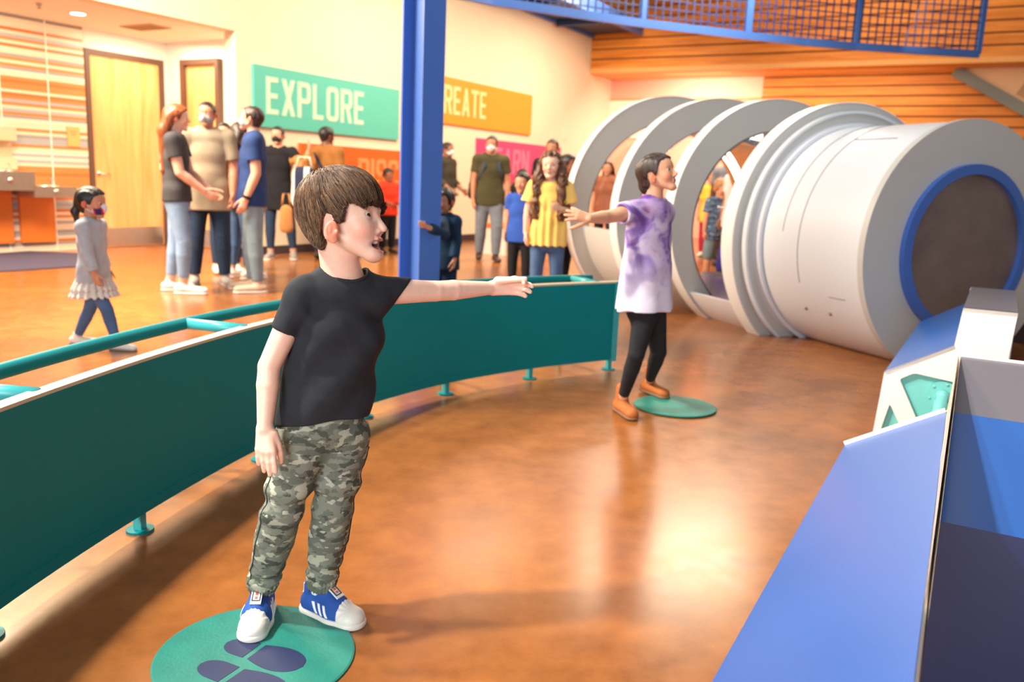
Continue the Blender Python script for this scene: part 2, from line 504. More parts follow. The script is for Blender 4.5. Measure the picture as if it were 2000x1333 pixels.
def person(J, label, skin=(225, 175, 145), b=1.0, top=None, bottom=None, shoes=None, hair=None, mask=None, h=0.009, mouth=0.0, hands=None, skinmat=None, lips=(190, 105, 95), eyes=True, extra_tints=(), group=None, toes=None, noise=0.0, armscale=1.0, nose=1.0, shirt_fn=None, pants_fn=None, shoe_fn=None, hair_fn=None, skirt=None, tb=None, lb=None, fa_k=0.4, nr_k=1.0, jf=0.0, ear=(0.0, 0.0, 1.0)):
    H, kid, u = J['H'], J['kid'], V(0, 0, 1)
    R = {k_: (v[0] * H * b, v[1] * H * b) for k_, v in RADS.items()}
    tb = b if tb is None else tb
    lb = 1.0 if lb is None else lb
    for q in ('th', 'ca'): R[q] = (R[q][0] * lb, R[q][1] * lb)
    for q in ('ua', 'fa'): R[q] = (R[q][0] * armscale, R[q][1] * armscale)
    sd = SD(); k = 0.02 * H
    hs = J['hs']
    torso_ops(sd, J, -0.012, tb, k)
    hf, hu, hr = frame(J['hf'], J['hu'])
    nr = lerp(.033, .034, kid) * H * (0.5 + 0.5 * b) * nr_k
    sd.cone(J['neck'] - J['sp'] * 0.02 * H, J['head'] - hu * hs * 0.12 - hf * hs * 0.10, nr * 1.08, nr * 0.95, 0.012 * H)
    head_sd(sd, J['head'], hf, hu, hs, kid, mouth, nose=nose, jf=jf, ear=ear)
    for s in 'RL':
        sd.cone(J['sh' + s], J['el' + s], R['ua'][0], R['ua'][1], k * 0.7)
        m_ = lerp(J['el' + s], J['wr' + s], 0.3)
        sd.cone(J['el' + s], m_, R['fa'][0] * .99, R['fa'][0] * 1.0, .003)
        sd.cone(m_, J['wr' + s], R['fa'][0] * 1.0, R['fa'][1], .003)
        hl = lerp(.104, .102, kid) * H
        ho = (hands or {}).get(s, {})
        hand_sd(sd, J['wr' + s] - J['hd' + s] * 0.005, ho.get('d', J['hd' + s]), ho.get('n', J['pn' + s]), ho.get('L', hl), ho.get('curl', (.3, .35, .4, .45)), ho.get('thumb', (.8, .55, .2)), ho.get('tcurl', .2), ho.get('spread', .1), side=(1 if s == 'R' else -1), rmin=max(0, h * 0.62), t=ho.get('t'), fat=ho.get('fat', 1.0))
        sd.cone(J['hip' + s], J['kn' + s], R['th'][0] * .95, R['th'][1] * .95, k)
        m_ = lerp(J['kn' + s], J['an' + s], 0.3)
        sd.cone(J['kn' + s], m_, R['th'][1] * .93, R['ca'][0], .004)
        sd.cone(m_, J['an' + s], R['ca'][0], R['ca'][1], .004)
        tdir = J['toe' + s]
        sd.cone(J['an' + s] - u * 0.018 * H, J['an' + s] + tdir * (0.03 if shoes else 0.09) * H - u * 0.026 * H, .018 * H, .014 * H, .006)
    vf = sd.mesh(h)
    P = vf[0]
    col = np.tile(np.array(lin(skin)[:3]), (len(P), 1))
    def tint(c, rad, rgb, amt=1.0):
        q = P - c
        d = np.sqrt((q @ hf / rad[0]) ** 2 + (q @ hu / rad[1]) ** 2 + (q @ hr / rad[2]) ** 2)
        w = np.clip(1.6 - 1.2 * d, 0, 1)[:, None] * amt
        col[:] = col * (1 - w) + np.array(lin(rgb)[:3]) * w
    hp = lambda a, c_, s_=0.0: J['head'] + hs * (a * hf + c_ * hu + s_ * hr)
    up_, lo_ = -0.245, -0.295 - 0.085 * mouth
    for yv in (up_, lo_): tint(hp(0.40 + jf * .6, yv), (0.09 * hs, 0.032 * hs, 0.105 * hs), lips, 0.85)
    if mouth > 0: tint(hp(0.30 + jf, (up_ + lo_) / 2), (0.115 * hs, 0.045 * hs * mouth + .01 * hs, 0.12 * hs), (95, 40, 40), 1.0)
    for s_ in (-1, 1):
        tint(hp(0.30, -0.17, s_ * 0.20), (0.14 * hs, 0.12 * hs, 0.12 * hs), (min(255, skin[0] + 4), int(skin[1] * .84), int(skin[2] * .80)), 0.5)
        tint(hp(-0.05 + ear[0], -0.02 + ear[1], s_ * 0.40), (0.12 * hs, 0.17 * hs, 0.075 * hs), (min(255, skin[0] + 4), int(skin[1] * .62), int(skin[2] * .52)), 0.8)
    for args in extra_tints: tint(*args)
    root = put('person', vf, skinmat or SKIN, None, J['pos'], True, col)
    tag(root, label, 'person', group)
    mg = max(h * 0.9, 0.004)
    # eyes
    if eyes:
        for s_ in (-1, 1):
            m = MB(); m.sphere(hp(0.312, 0.004, s_ * 0.146), hs * 0.076, 10); m.put('eye', EYE, root, smooth=True)
            m = MB(); m.sphere(hp(0.339, 0.000, s_ * 0.150), hs * 0.0545, 9); m.put('iris', IRIS, root, smooth=True)
            e = SD()
            for t_ in range(3):
                a0 = (0.395 - 0.03 * t_, 0.118 + 0.01 * (t_ == 1), s_ * (0.075 + 0.05 * t_)); a1 = (0.395 - 0.03 * (t_ + 1), 0.118 + 0.01 * (t_ == 0), s_ * (0.075 + 0.05 * (t_ + 1)))
                e.cone(hp(*a0), hp(*a1), max(.014 * hs, h * .5), max(.011 * hs, h * .45), 0.004)
            put('eyebrow', e.mesh(min(h, 0.006) * .8), hair['mat'] if hair else IRIS, root, smooth=True)
    # top
    if top:
        t = SD(); ti = top.get('infl', 0.012); lw = top.get('low', 0.06) * H
        torso_ops(t, J, ti, tb, k, waist=top.get('waist', 1.0), lower=lw, hem_flare=top.get('flare', 0.05))
        sl = top.get('sleeve', 0.55)
        for s in 'RL':
            si = top.get('sinfl', 0.014); c_ = SD(); sf = top.get('sflare', 0.006)
            if sl <= 1:
                e = lerp(J['sh' + s], J['el' + s], sl); re = lerp(R['ua'][0], R['ua'][1], sl)
                ed = nrm(J['el' + s] - J['sh' + s])
                c_.cone(J['sh' + s], e + ed * 0.03, R['ua'][0] + si, re + si + sf, k * 0.6)
                pe, pn_ = top.get('slp', {}).get(s, (e, ed))
                c_.plane(pe, pn_, 0.006)
                c_.cone(e + ed * 0.03, e - ed * 0.03, re + sf + si - 0.009, re + si - 0.011, 0.003, 's')
            else:
                c_.cone(J['sh' + s], J['el' + s], R['ua'][0] + si, R['ua'][1] + si, k * 0.6)
                e = lerp(J['el' + s], J['wr' + s], sl - 1); ed = nrm(J['wr' + s] - J['el' + s])
                c_.cone(J['el' + s], e + ed * .02, R['fa'][0] + si, lerp(R['fa'][0], R['fa'][1], sl - 1) + si + sf, k * 0.5)
                q_ = SD(); 
                c_.fn((lambda P, e=e, ed=ed, el=J['el' + s]: np.where((P - el) @ ed > -0.02, (P - e) @ ed, -0.05)), 'i', 0.003)
            lo_b, hi_b = c_.bounds()
            t.ops.append(('u', c_, k * 0.6, lo_b, hi_b))
        nd = nrm(J['head'] - J['neck'])
        nko = top.get('neck', 1.15)
        t.cone(J['neck'] - nd * 0.01 * H + hf * 0.0, J['neck'] + nd * 0.12 * H, nr * nko, nr * (nko + 0.6), 0.004, 's')
        if bottom and lw > 0.03:
            for s in 'RL': t.cone(J['hip' + s] + u * .05, J['hip' + s] - u * lw * .9, R['th'][0] * .9 + bottom.get('infl', .01) + .012, R['th'][0] * .9 + bottom.get('infl', .01) + .014, .03)
        hemp = J['pel'] - u * lw
        hemn = np.asarray(top.get('hemn', -u))
        t.plane(hemp, hemn, 0.004)
        if shirt_fn: t.fn(shirt_fn, 'd')
        o = put(top.get('name', 'shirt'), t.mesh(top.get('h', h)), top['mat'], root, smooth=True)
        if top.get('collar'):
            mb = MB(); pts = []
            for i in range(33):
                a_ = 2 * math.pi * i / 32
                q_ = J['neck'] + nd * top['collar'][0] + (J['tr'] * math.cos(a_) + J['tf'] * math.sin(a_)) * 0.0
                rad_ = nr * nko * 1.0 + .004
                dvec = nrm(J['tr'] * math.cos(a_) + J['tf'] * math.sin(a_))
                # walk out to the shirt surface
                best = q_ + dvec * rad_
                zz = np.linspace(.07, -.10, 60); PP = best[None] + np.outer(zz, nd)
                dd_ = t(PP); i0 = np.argmax(dd_ < 0.0)
                pts.append(PP[i0] if dd_[i0] < 0 else best)
            pts = np.array(pts); pts = (pts + np.roll(pts[:-1], 1, 0)[list(range(32)) + [0]] + np.roll(pts[:-1], -1, 0)[list(range(32)) + [0]]) / 3; pts[-1] = pts[0]
            mb.tube(list(pts), top['collar'][1], 8); mb.put('collar', top['mat'], o, smooth=True)
    # bottom
    if bottom:
        t = SD(); bi = bottom.get('infl', 0.010); ln = bottom.get('len', 1.95)
        pel = J['pel']; wa = lerp(J['pel'], J['chest'], 0.30)
        t.cone(pel - u * 0.01 * H, wa, 0.099 * H * tb + bi * .6, 0.09 * H * tb + bi * .5, k, flat=(J['tf'], 0.72))
        for s in 'RL':
            e1 = J['kn' + s] if ln >= 1 else lerp(J['hip' + s], J['kn' + s], ln)
            t.cone(J['hip' + s], e1, R['th'][0] + bi, (R['th'][1] if ln >= 1 else lerp(*R['th'], ln)) + bi + bottom.get('flare', 0), k * 0.8)
            if ln > 1:
                e = lerp(J['kn' + s], J['an' + s], ln - 1)
                m_ = lerp(J['kn' + s], e, .35); ed = nrm(J['an' + s] - J['kn' + s]); c_ = SD()
                c_.cone(J['kn' + s], m_, R['th'][1] + bi, R['ca'][0] + bi, k * 0.6)
                ra_ = max(R['ca'][1] + bi * bottom.get('ank', 1.0), h)
                c_.cone(m_, e + ed * .02, R['ca'][0] + bi, ra_, .004)
                c_.plane(e, ed, .003)
                lo_b, hi_b = c_.bounds(); t.ops.append(('u', c_, .006, lo_b, hi_b))
        t.plane(wa + u * 0.0, u, 0.004)
        if pants_fn: t.fn(pants_fn, 'd')
        tr_ = put(bottom.get('name', 'trousers'), t.mesh(bottom.get('h', h)), bottom['mat'], root, smooth=True)
        if bottom.get('seam'):
            for s in 'RL':
                sg = 1 if s == 'R' else -1
                dv = nrm(J['tr'] * sg * .9 + J['tf'] * .25); pts = []
                for q_ in np.linspace(.12, 1.86, 30):
                    ax_ = lerp(J['hip' + s], J['kn' + s], q_) if q_ < 1 else lerp(J['kn' + s], J['an' + s], q_ - 1)
                    PP = ax_[None] + np.outer(np.linspace(.02, .16, 70), dv); dd_ = t(PP); pts.append(PP[np.argmax(dd_ > 0)])
                mb = MB(); mb.tube(pts, .0016, 6); mb.put('side_seam', bottom['seam'], tr_, smooth=True)
    if skirt:
        for nm, z0, z1, r0, r1, m_ in skirt:
            t = SD(); t.cone(J['pel'] + u * z0 * H, J['pel'] + u * z1 * H, r0 * H, r1 * H, 0.01, flat=(J['tf'], 0.8))
            t.plane(J['pel'] + u * z1 * H, -u); t.plane(J['pel'] + u * z0 * H, u)
            t.fn(lambda P: 0.006 * np.sin(22 * np.arctan2((P - J['pel']) @ J['f'], (P - J['pel']) @ J['r'])), 'd')
            put(nm, t.mesh(h * .8), m_, root, smooth=True)
    # shoes
    if shoes:
        for s in 'RL':
            if shoe_fn: shoe_fn(J, s, root); continue
            t = SD(); a = J['an' + s]; d = J['toe' + s]; dv = nrm(d)
            up = nrm(np.cross(np.cross(dv, u), dv)); 
            gz0 = a - up * 0.045 * H
            w = 0.0265 * H
            t.cone(gz0 - dv * 0.022 * H + up * 0.028 * H, gz0 + dv * 0.105 * H + up * 0.020 * H, w, w * 0.95, 0.01, flat=(up, 0.85))
            t.cone(gz0 + up * 0.03 * H, gz0 + up * shoes.get('top', 0.062) * H, w, w * 0.92, 0.02)
            t.plane(gz0 + up * 0.001, -up, 0.003)
            shoe = put('shoe', t.mesh(min(h, .008)), shoes['mat'], root, smooth=True)
            if shoes.get('sole'):
                t = SD(); ws = w * 1.06
                t.cone(gz0 - dv * 0.022 * H + up * 0.006 * H, gz0 + dv * 0.105 * H + up * 0.006 * H, ws, ws * .97, 0.01)
                t.plane(gz0 + up * 0.012 * H, up, .002); t.plane(gz0, -up, .002)
                put('sole', t.mesh(.006), shoes['sole'], shoe, smooth=True)
    if hair:
        if hair_fn: hair_fn(J, root, hp, hf, hu, hr, hs)
        else: make_hair(J, root, hair, hp, hf, hu, hr, hs, h, kid)
    if mask:
        t = SD()
        t.ell(hp(0.20, -0.20), hs * V(0.26, 0.235, 0.275), [hf, hu, hr], 0.01)
        t.cone(hp(0.43, -0.05), hp(0.44, -0.16), hs * .05, hs * .07, 0.02)
        t.plane(hp(0.10, 0), -hf); t.plane(hp(0, -0.035), nrm(hu - hf * 0.12))
        put('face_mask', t.mesh(min(h, .007)), mask, root, smooth=True)
        m = MB()
        for s_ in (-1, 1):
            for yv in (-0.06, -0.28):
                m.tube([hp(0.12, yv, s_ * .27), hp(-0.08, -0.05 + (yv + .06) * .4, s_ * .38)], 0.003, 6)
        m.put('ear_loop', mask, root)
    return root

def hair_poly(style):
    if style == 'fringe': return [(.8, .20), (.40, .16), (.26, .13), (.21, .08), (.16, -.10), (.08, -.10), (.03, .06), (-.12, .05), (-.15, -.20), (-.22, -.40), (-.9, -.44), (-.9, 1.2), (.8, 1.2)]
    return [(.8, .36), (.34, .30), (.22, .20), (.15, .05), (.10, -.10), (.05, -.08), (.02, .06), (-.12, .05), (-.16, -.18), (-.20, -.34), (-.9, -.40), (-.9, 1.2), (.8, 1.2)]
def make_hair(J, root, hair, hp, hf, hu, hr, hs, h, kid):
    st = hair['style']; t = SD(); AX = [hf, hu, hr]
    th = hair.get('thick', 0.045)
    w = lerp(0.335, 0.355, kid)
    t.ell(hp(-0.05, 0.14), hs * V(lerp(.43, .46, kid) + th, lerp(.36, .37, kid) + th, w + th * .9), AX, 0.01)
    t.ell(hp(0.20, 0.13), hs * V(0.215 + th, 0.23 + th, 0.27 + th), AX, 0.02)
    t.ell(hp(-0.20, -0.10), hs * V(0.20 + th * .4, 0.30, 0.25 + th * .4), AX, 0.02)
    poly = hair_poly('fringe' if st == 'fringe' else 'back')
    t.fn(lambda P: poly2d(np.stack([(P - hp(0, 0)) @ hf, (P - hp(0, 0)) @ hu], 1) / hs, poly) * hs, 'i', 0.006)
    ln = hair.get('len', 1.6)
    if st in ('long', 'curly_long'):
        dn = nrm(-V(0, 0, 1) - 0.04 * J['f'])
        for s_ in (-1, -.33, .33, 1):
            a = hp(-0.26, 0.0, s_ * .27); m_ = hp(-0.50, -0.50, s_ * .30); e = m_ + dn * hs * (ln - .50)
            rr = hs * (0.22 if abs(s_) < .5 else 0.17)
            t.cone(a, m_, rr * 1.1, rr, 0.03); t.cone(m_, e, rr, rr * .55, 0.03)
        if hair.get('front'):
            for s_ in (-1, 1):
                a = hp(0.02, 0.10, s_ * .34); m_ = hp(0.10, -0.5, s_ * .46); e = hp(0.16, -ln * .82, s_ * .46)
                t.cone(hp(0.06, 0.32, s_ * .22), a, hs * .11, hs * .11, .02)
                t.cone(a, m_, hs * .12, hs * .20, 0.02); t.cone(m_, e, hs * .21, hs * .16, 0.02)
                t.cone(hp(-.1, -.1, s_ * .36), hp(-.05, -ln * .75, s_ * .62), hs * .20, hs * .20, .02)
        if st == 'curly_long':
            t.fn(lambda P: 0.016 * np.sin(70 * P[:, 2] + 8 * wob(P, 40, 2) + 50 * (P - hp(0, 0)) @ hr) * wob(P, 30, 3) + 0.016 * wob(P, 85, 1), 'd')
    if st == 'pony':
        a = hp(-0.46, 0.02); t.ell(a, hs * V(.10, .10, .10), AX, .02)
        t.cone(a - hf * hs * .02, hp(-0.60, -0.30), hs * .09, hs * .12, .02); t.cone(hp(-0.60, -0.30), hp(-0.50, -ln), hs * .12, hs * .05, .02)
    if st == 'bun': t.ell(hp(-0.40, -0.22), hs * V(.13, .16, .16), AX, .03)
    if st == 'curly': t.fn(lambda P: 0.012 * wob(P, 90, 1), 'd')
    else: t.fn(lambda P: 0.0025 * np.sin(260 * ((P - hp(0, 0)) @ hr) + 20 * ((P - hp(0, 0)) @ hu)) * (h < .011), 'd')
    return put('hair', t.mesh(min(h, .009)), hair['mat'], root, smooth=True)

def hair_mat(name, dark, light, rough=0.42):
    def b(nt, tc, bs):
        mp = N(nt, 'ShaderNodeMapping'); mp.inputs['Scale'].default_value = (90, 90, 9)
        nt.links.new(tc.outputs['Object'], mp.inputs['Vector'])
        n = N(nt, 'ShaderNodeTexNoise', Scale=1.0, Detail=4.0); nt.links.new(mp.outputs['Vector'], n.inputs['Vector'])
        bp = N(nt, 'ShaderNodeBump', Strength=0.5, Distance=0.01); nt.links.new(n.outputs['Fac'], bp.inputs['Height']); nt.links.new(bp.outputs['Normal'], bs.inputs['Normal'])
        return ramp(nt, n.outputs['Fac'], [(0.32, dark), (0.68, light)])
    return ramp_mat(name, b, rough, 0.5)
EYE = mat('eye_white', (235, 228, 222), 0.15)
IRIS = mat('iris_dark', (48, 30, 22), 0.12)
H_BLACK = hair_mat('hair_black', (16, 13, 13), (42, 34, 32))
H_DARK = hair_mat('hair_dark_brown', (30, 20, 16), (66, 44, 34))
H_AUBURN = hair_mat('hair_auburn', (92, 46, 22), (176, 96, 46))
H_CURL = hair_mat('hair_curly_brown', (46, 26, 16), (120, 70, 36))
H_BLOND = hair_mat('hair_sandy', (150, 98, 62), (205, 150, 100))
def cloth(name, col, var=0.10, vs=9.0, bump=0.25, bs=22.0, rough=0.85): return mat(name, col, rough, 0, var, vs, bump, bs, spec=0.2)
# ------------------------------------------------------------------ the boy
def camo(name, base, dark, light, mid, scale):
    def b(nt, tc, bs):
        mp = N(nt, 'ShaderNodeMapping'); mp.inputs['Scale'].default_value = (scale, scale, scale * 1.7)
        nt.links.new(tc.outputs['Object'], mp.inputs['Vector'])
        prev = None
        for i, (c, thr) in enumerate(((mid, .50), (dark, .57), (light, .60))):
            ad = N(nt, 'ShaderNodeVectorMath', operation='ADD'); ad.inputs[1].default_value = (3.7 * i, 11.3 * i, 5.1 * i)
            nt.links.new(mp.outputs['Vector'], ad.inputs[0])
            n = N(nt, 'ShaderNodeTexNoise', Scale=1.0, Detail=2.5, Roughness=0.45); nt.links.new(ad.outputs[0], n.inputs['Vector'])
            r = N(nt, 'ShaderNodeMapRange'); r.inputs['From Min'].default_value = thr - .012; r.inputs['From Max'].default_value = thr + .012
            nt.links.new(n.outputs['Fac'], r.inputs['Value'])
            mx = N(nt, 'ShaderNodeMixRGB'); mx.inputs['Color2'].default_value = lin(c)
            if prev is None: mx.inputs['Color1'].default_value = lin(base)
            else: nt.links.new(prev, mx.inputs['Color1'])
            nt.links.new(r.outputs['Result'], mx.inputs['Fac']); prev = mx.outputs['Color']
        n = N(nt, 'ShaderNodeTexNoise', Scale=26.0, Detail=4.0); nt.links.new(tc.outputs['Object'], n.inputs['Vector'])
        bp = N(nt, 'ShaderNodeBump', Strength=0.35, Distance=0.012); nt.links.new(n.outputs['Fac'], bp.inputs['Height']); nt.links.new(bp.outputs['Normal'], bs.inputs['Normal'])
        return prev
    return ramp_mat(name, b, 0.9, 0.15)
M_CAMO = camo('camouflage_cloth', (126, 130, 116), (80, 84, 75), (170, 172, 152), (104, 109, 97), 31)
M_TEE = cloth('black_jersey', (44, 46, 50), 0.10, 30, 0.12, 30, 0.8)
H_BOY = hair_mat('hair_boy_brown', (58, 43, 33), (100, 76, 57), 0.5)
def strand_mat():
    def b(nt, tc, bs):
        a = N(nt, 'ShaderNodeAttribute', attribute_name='tint'); return a.outputs['Color']
    return ramp_mat('hair_strands', b, 0.5, 0.3)
H_STRAND = strand_mat()

BY = 2.0
def JB(u_, v_, d=0.0): return gy(u_, v_, BY + d)
def boy():
    H = 1.17
    J = dict(H=H, kid=1.0, u=V(0, 0, 1))
    J['pos'] = V(-0.50, 1.98, 0)
    J['head'] = JB(668, 428, 0.0)
    hf = nrm(cx * 1.0 + fw * -0.20 + cu * 0.01); hu = nrm(cu * 1.0 - cx * 0.05)
    J['hf'], J['hu'], J['hs'] = hf, hu, 0.209
    J['neck'] = JB(674, 532, 0.02)
    J['chest'] = JB(661, 650, 0.015); J['pel'] = JB(630, 812, 0.02)
    J['sp'] = nrm(J['neck'] - J['pel'])
    J['shR'] = JB(592, 572, -0.03); J['shL'] = JB(736, 570, 0.05)
    J['elR'] = JB(526, 716, -0.06); J['wrR'] = JB(517, 838, -0.10)
    J['elL'] = JB(850, 569, 0.15); J['wrL'] = JB(962, 563, 0.28)
    tr = nrm(J['shR'] - J['shL']); J['tr'] = tr; tf = nrm(np.cross(V(0, 0, 1), tr)); 
    J['tf'] = tf if tf[1] < 0 else -tf; J['f'] = J['tf']; J['r'] = tr
    J['hipR'] = JB(590, 862, 0.0); J['hipL'] = JB(668, 856, 0.05)
    J['knR'] = JB(550, 1000, -0.03); J['knL'] = JB(648, 1000, 0.03)
    J['anR'] = JB(509, 1150, 0.03); J['anL'] = JB(626, 1142, 0.06)
    J['anR'][2] = 0.076; J['anL'][2] = 0.072
    J['toeR'] = nrm(V(0.10, -1, 0)); tl = gz(704, 1216) - gz(604, 1180); J['toeL'] = nrm(V(tl[0], tl[1], 0))
    for s in 'RL':
        J['hd' + s] = nrm(J['wr' + s] - J['el' + s]); J['pn' + s] = V(0, 0, -1)
    hands = dict(
        R=dict(d=nrm(-cu * 1.0 + cx * 0.08 - fw * 0.15), n=nrm(fw * 1.0 - cx * .15), L=0.116, curl=(.10, .14, .2, .24), thumb=(.92, .30, .30), tcurl=.16, spread=.06, t=cx, fat=1.18),
        L=dict(d=nrm(cx * 1.0 + cu * 0.12 + fw * 0.10), n=nrm(-cu * .45 - fw * .88), L=0.128, curl=(.62, .42, .40, .34), thumb=(.92, .12, .42), tcurl=.0, spread=.14, t=nrm(cu * .88 - fw * .45), fat=1.12))
    def shirt_fold(P):
        a = (P - J['chest']) @ J['tr']; z = P[:, 2] - J['pel'][2]
        w = 0.0055 * np.sin(46 * (z + 0.75 * a) + 3 * wob(P, 9, 3)) * np.clip(1.25 - abs(z - .10) / .16, 0, 1)
        w += 0.0050 * np.sin(60 * (z - 0.9 * a) + 3 * wob(P, 10, 6)) * np.clip(1 - abs(z - .26) / .12, 0, 1) * np.clip(abs(a) / .08, 0, 1)
        return (w + 0.003 * wob(P, 22, 2)) * np.clip(2.6 - abs(a) / .05, 0, 1)
    def pants_fold(P):
        z = P[:, 2]
        w = 0.006 * np.sin(95 * z + 2.6 * wob(P, 18, 1)) * np.clip(1 - abs(z - .36) / .09, 0, 1)
        w += 0.0055 * np.sin(150 * z + 2.2 * wob(P, 26, 2)) * np.clip(1 - abs(z - .125) / .055, 0, 1)
        w += 0.005 * np.sin(70 * z + 3 * wob(P, 14, 4)) * np.clip(1 - abs(z - .58) / .14, 0, 1)
        return w + 0.002 * wob(P, 30, 4)
    root = person(J, 'boy in black T-shirt and camouflage trousers standing on teal mat, arm stretched out', skin=(246, 202, 178), b=1.0,
        top=dict(mat=M_TEE, name='t_shirt', infl=0.010, low=0.012, sleeve=0.54, sinfl=.005, sflare=-.001, neck=1.14, flare=0.02, hemn=nrm(-cu + cx * .10), h=.0036, waist=1.12, collar=(.012, .0045), slp={'L': (JB(789, 566, .08), nrm(cx * .78 - cu * .60 + fw * .2))}),
        bottom=dict(mat=M_CAMO, infl=0.009, len=1.93, ank=1.2, h=.0036, seam=cloth('seam_dark', (66, 70, 64), 0, 1, 0)), shoes=dict(mat=None), hair=dict(mat=H_BOY, style='fringe'),
        h=0.0030, mouth=1.0, tb=0.84, lb=0.94, nr_k=1.14, jf=.08, ear=(.085, -.165, .86), hands=hands, skinmat=SKIN_CLOSE, lips=(214, 120, 110), shirt_fn=shirt_fold, pants_fn=pants_fold, shoe_fn=boy_shoe, hair_fn=boy_hair, armscale=0.90, nose=1.0)
    hp = lambda a, c_, s_=0.0: J['head'] + J['hs'] * (a * hf + c_ * frame(hf, hu)[1] + s_ * frame(hf, hu)[2])
    t = SD()
    for s_ in (-1, 1): t.cone(hp(.388, -.268, 0), hp(.36, -.268, s_ * .065), .006, .0055, .002)
    put('teeth', t.mesh(.0025), mat('teeth', (240, 236, 228), .25), root, smooth=True)
    t = SD(); t.ell(hp(.34, -.355), V(.020, .008, .014), frame(hf, hu), .002)
    tg_ = put('tongue', t.mesh(.003), mat('tongue', (190, 92, 92), .3), root, smooth=True)
    # trouser cuffs
    for s in 'RL':
        t = SD(); e = lerp(J['kn' + s], J['an' + s], .86); ed = nrm(J['an' + s] - J['kn' + s]); ax = nrm(np.cross(ed, V(0, 1, 0))); ay = np.cross(ed, ax)
        t.cone(e - ed * .002, e + ed * .03, .041, .037, .004)
        t.plane(e + ed * .026, ed, .004); t.plane(e - ed * .010, -ed, .004)
        t.fn(lambda P, e=e, ax=ax, ay=ay: .0018 * np.sin(26 * np.arctan2((P - e) @ ax, (P - e) @ ay)), 'd')
        put('trouser_cuff', t.mesh(.0034), M_CAMO, root, smooth=True)
    # belt-line pocket seam
    return root, J

def boy_shoe(J, s, root):
    a = J['an' + s]; d = J['toe' + s]; u = V(0, 0, 1); sd_ = np.cross(d, u)
    hgt = 0.006
    g = V(a[0], a[1], hgt) if s == 'R' else V(a[0], a[1], 0.0)
    L = 0.185
    p = lambda x, y, z: g + d * x + sd_ * y + u * z
    AX = [d, sd_, u]
    up = SD()
    def shape(o, inf=0.0):
        o.cone(p(-.030, 0, .030), p(.050, 0, .028), .030 + inf, .036 + inf, .012, flat=(u, 1.0))
        o.cone(p(.050, 0, .024), p(.103, 0, .019), .036 + inf, .034 + inf, .012, flat=(u, .82))
        o.cone(p(-.018, 0, .045), p(-.020, 0, .078), .029 + inf, .027 + inf, .012)
        o.cone(p(.012, 0, .066), p(.065, 0, .036), .024 + inf, .026 + inf, .014)
    shape(up); up.plane(p(0, 0, .013), -u, .003); up.plane(p(0, 0, .086), nrm(u * 1 + d * .15), .003)
    up.cone(p(-.014, 0, .06), p(-.016, 0, .12), .024, .026, .004, 's')
    sh = put('shoe', up.mesh(.0034), M_SHOE, root, smooth=True)
    so = SD(); so.cone(p(-.030, 0, .009), p(.054, 0, .009), .034, .0405, .01); so.cone(p(.054, 0, .009), p(.104, 0, .009), .0405, .0385, .01)
    so.plane(p(0, 0, .017), u, .004); so.plane(p(0, 0, 0), -u, .004)
    put('sole', so.mesh(.0034), M_RUB, sh, smooth=True)
    tc = SD(); shape(tc, .0025)
    tc.fn(lambda P: .0012 * np.sin(np.arctan2((P - p(.135, 0, .0)) @ sd_, -((P - p(.135, 0, 0)) @ d)) * 34) * np.clip(1.2 - ((P - p(.074, 0, 0)) @ d) / .025, 0, 1), 'd')
    tc.plane(p(.079, 0, 0), nrm(-d), .003); tc.plane(p(0, 0, .014), -u, .003)
    put('toe_cap', tc.mesh(.0028), M_RUB, sh, smooth=True)
    st = SD()
    # three stripes on each side
    for side in (-1, 1):
        for i in range(3):
            x = .010 + .019 * i
            c_ = SD(); shape(c_, .0018)
            n1 = nrm(d + u * 0.55)
            c_.plane(p(x + .0045, 0, .03), n1, .001); c_.plane(p(x - .0045, 0, .03), -n1, .001); c_.plane(p(0, 0, .02), -u, .001); c_.plane(p(0, 0, .048), u, .001)
            c_.plane(p(0, side * .012, 0), -sd_ * side, .001)
            put('stripe', c_.mesh(.0016), M_WHITE_SH, sh, smooth=True)
    c_ = SD(); shape(c_, .0018); c_.plane(p(-.040, 0, 0), d, .002); c_.plane(p(0, 0, .055), -u, .002); c_.plane(p(0, 0, .082), u, .002)
    put('heel_tab', c_.mesh(.003), M_WHITE_SH, sh, smooth=True)
    # tongue tag
    tn = nrm(d * .5 + u * .8); tx = nrm(d * .8 - u * .5); tcn = p(.046, 0, .081)
    m = MB(); m.box(tcn, tx * .027, sd_ * .0135, tn * .0016); tg = m.put('tongue_tag', M_WHITE_SH, sh)
    m = MB(); cc = tcn + tx * .005 + tn * .002
    for q in (-1, 1):
        m.box(cc + tx * .013 * q, tx * .0012, sd_ * .0105, tn * .0008); m.box(cc + sd_ * .0095 * q, tx * .013, sd_ * .0012, tn * .0008)
    m.put('tag_border', mat('tag_black', (40, 40, 44), .5), sh)
    m = MB()
    for q in (-1, 1): m.box(cc + tx * .005 * q + tn * .0006, tx * .003, sd_ * .003, tn * .0006)
    m.put('tag_mark', mat('tag_red', (226, 84, 60), .5), sh)
    # sock
    k_ = SD(); k_.cone(a + u * .0, a + u * .075, .027, .028, .004); k_.plane(a + u * .07, u)
    put('sock', k_.mesh(.004), M_WHITE_SH, root, smooth=True)
M_SHOE = cloth('blue_canvas', (44, 84, 160), .08, 40, .15, 60, .7)
M_RUB = mat('white_rubber', (232, 226, 216), .45)
M_WHITE_SH = mat('white_leather', (238, 236, 230), .5)

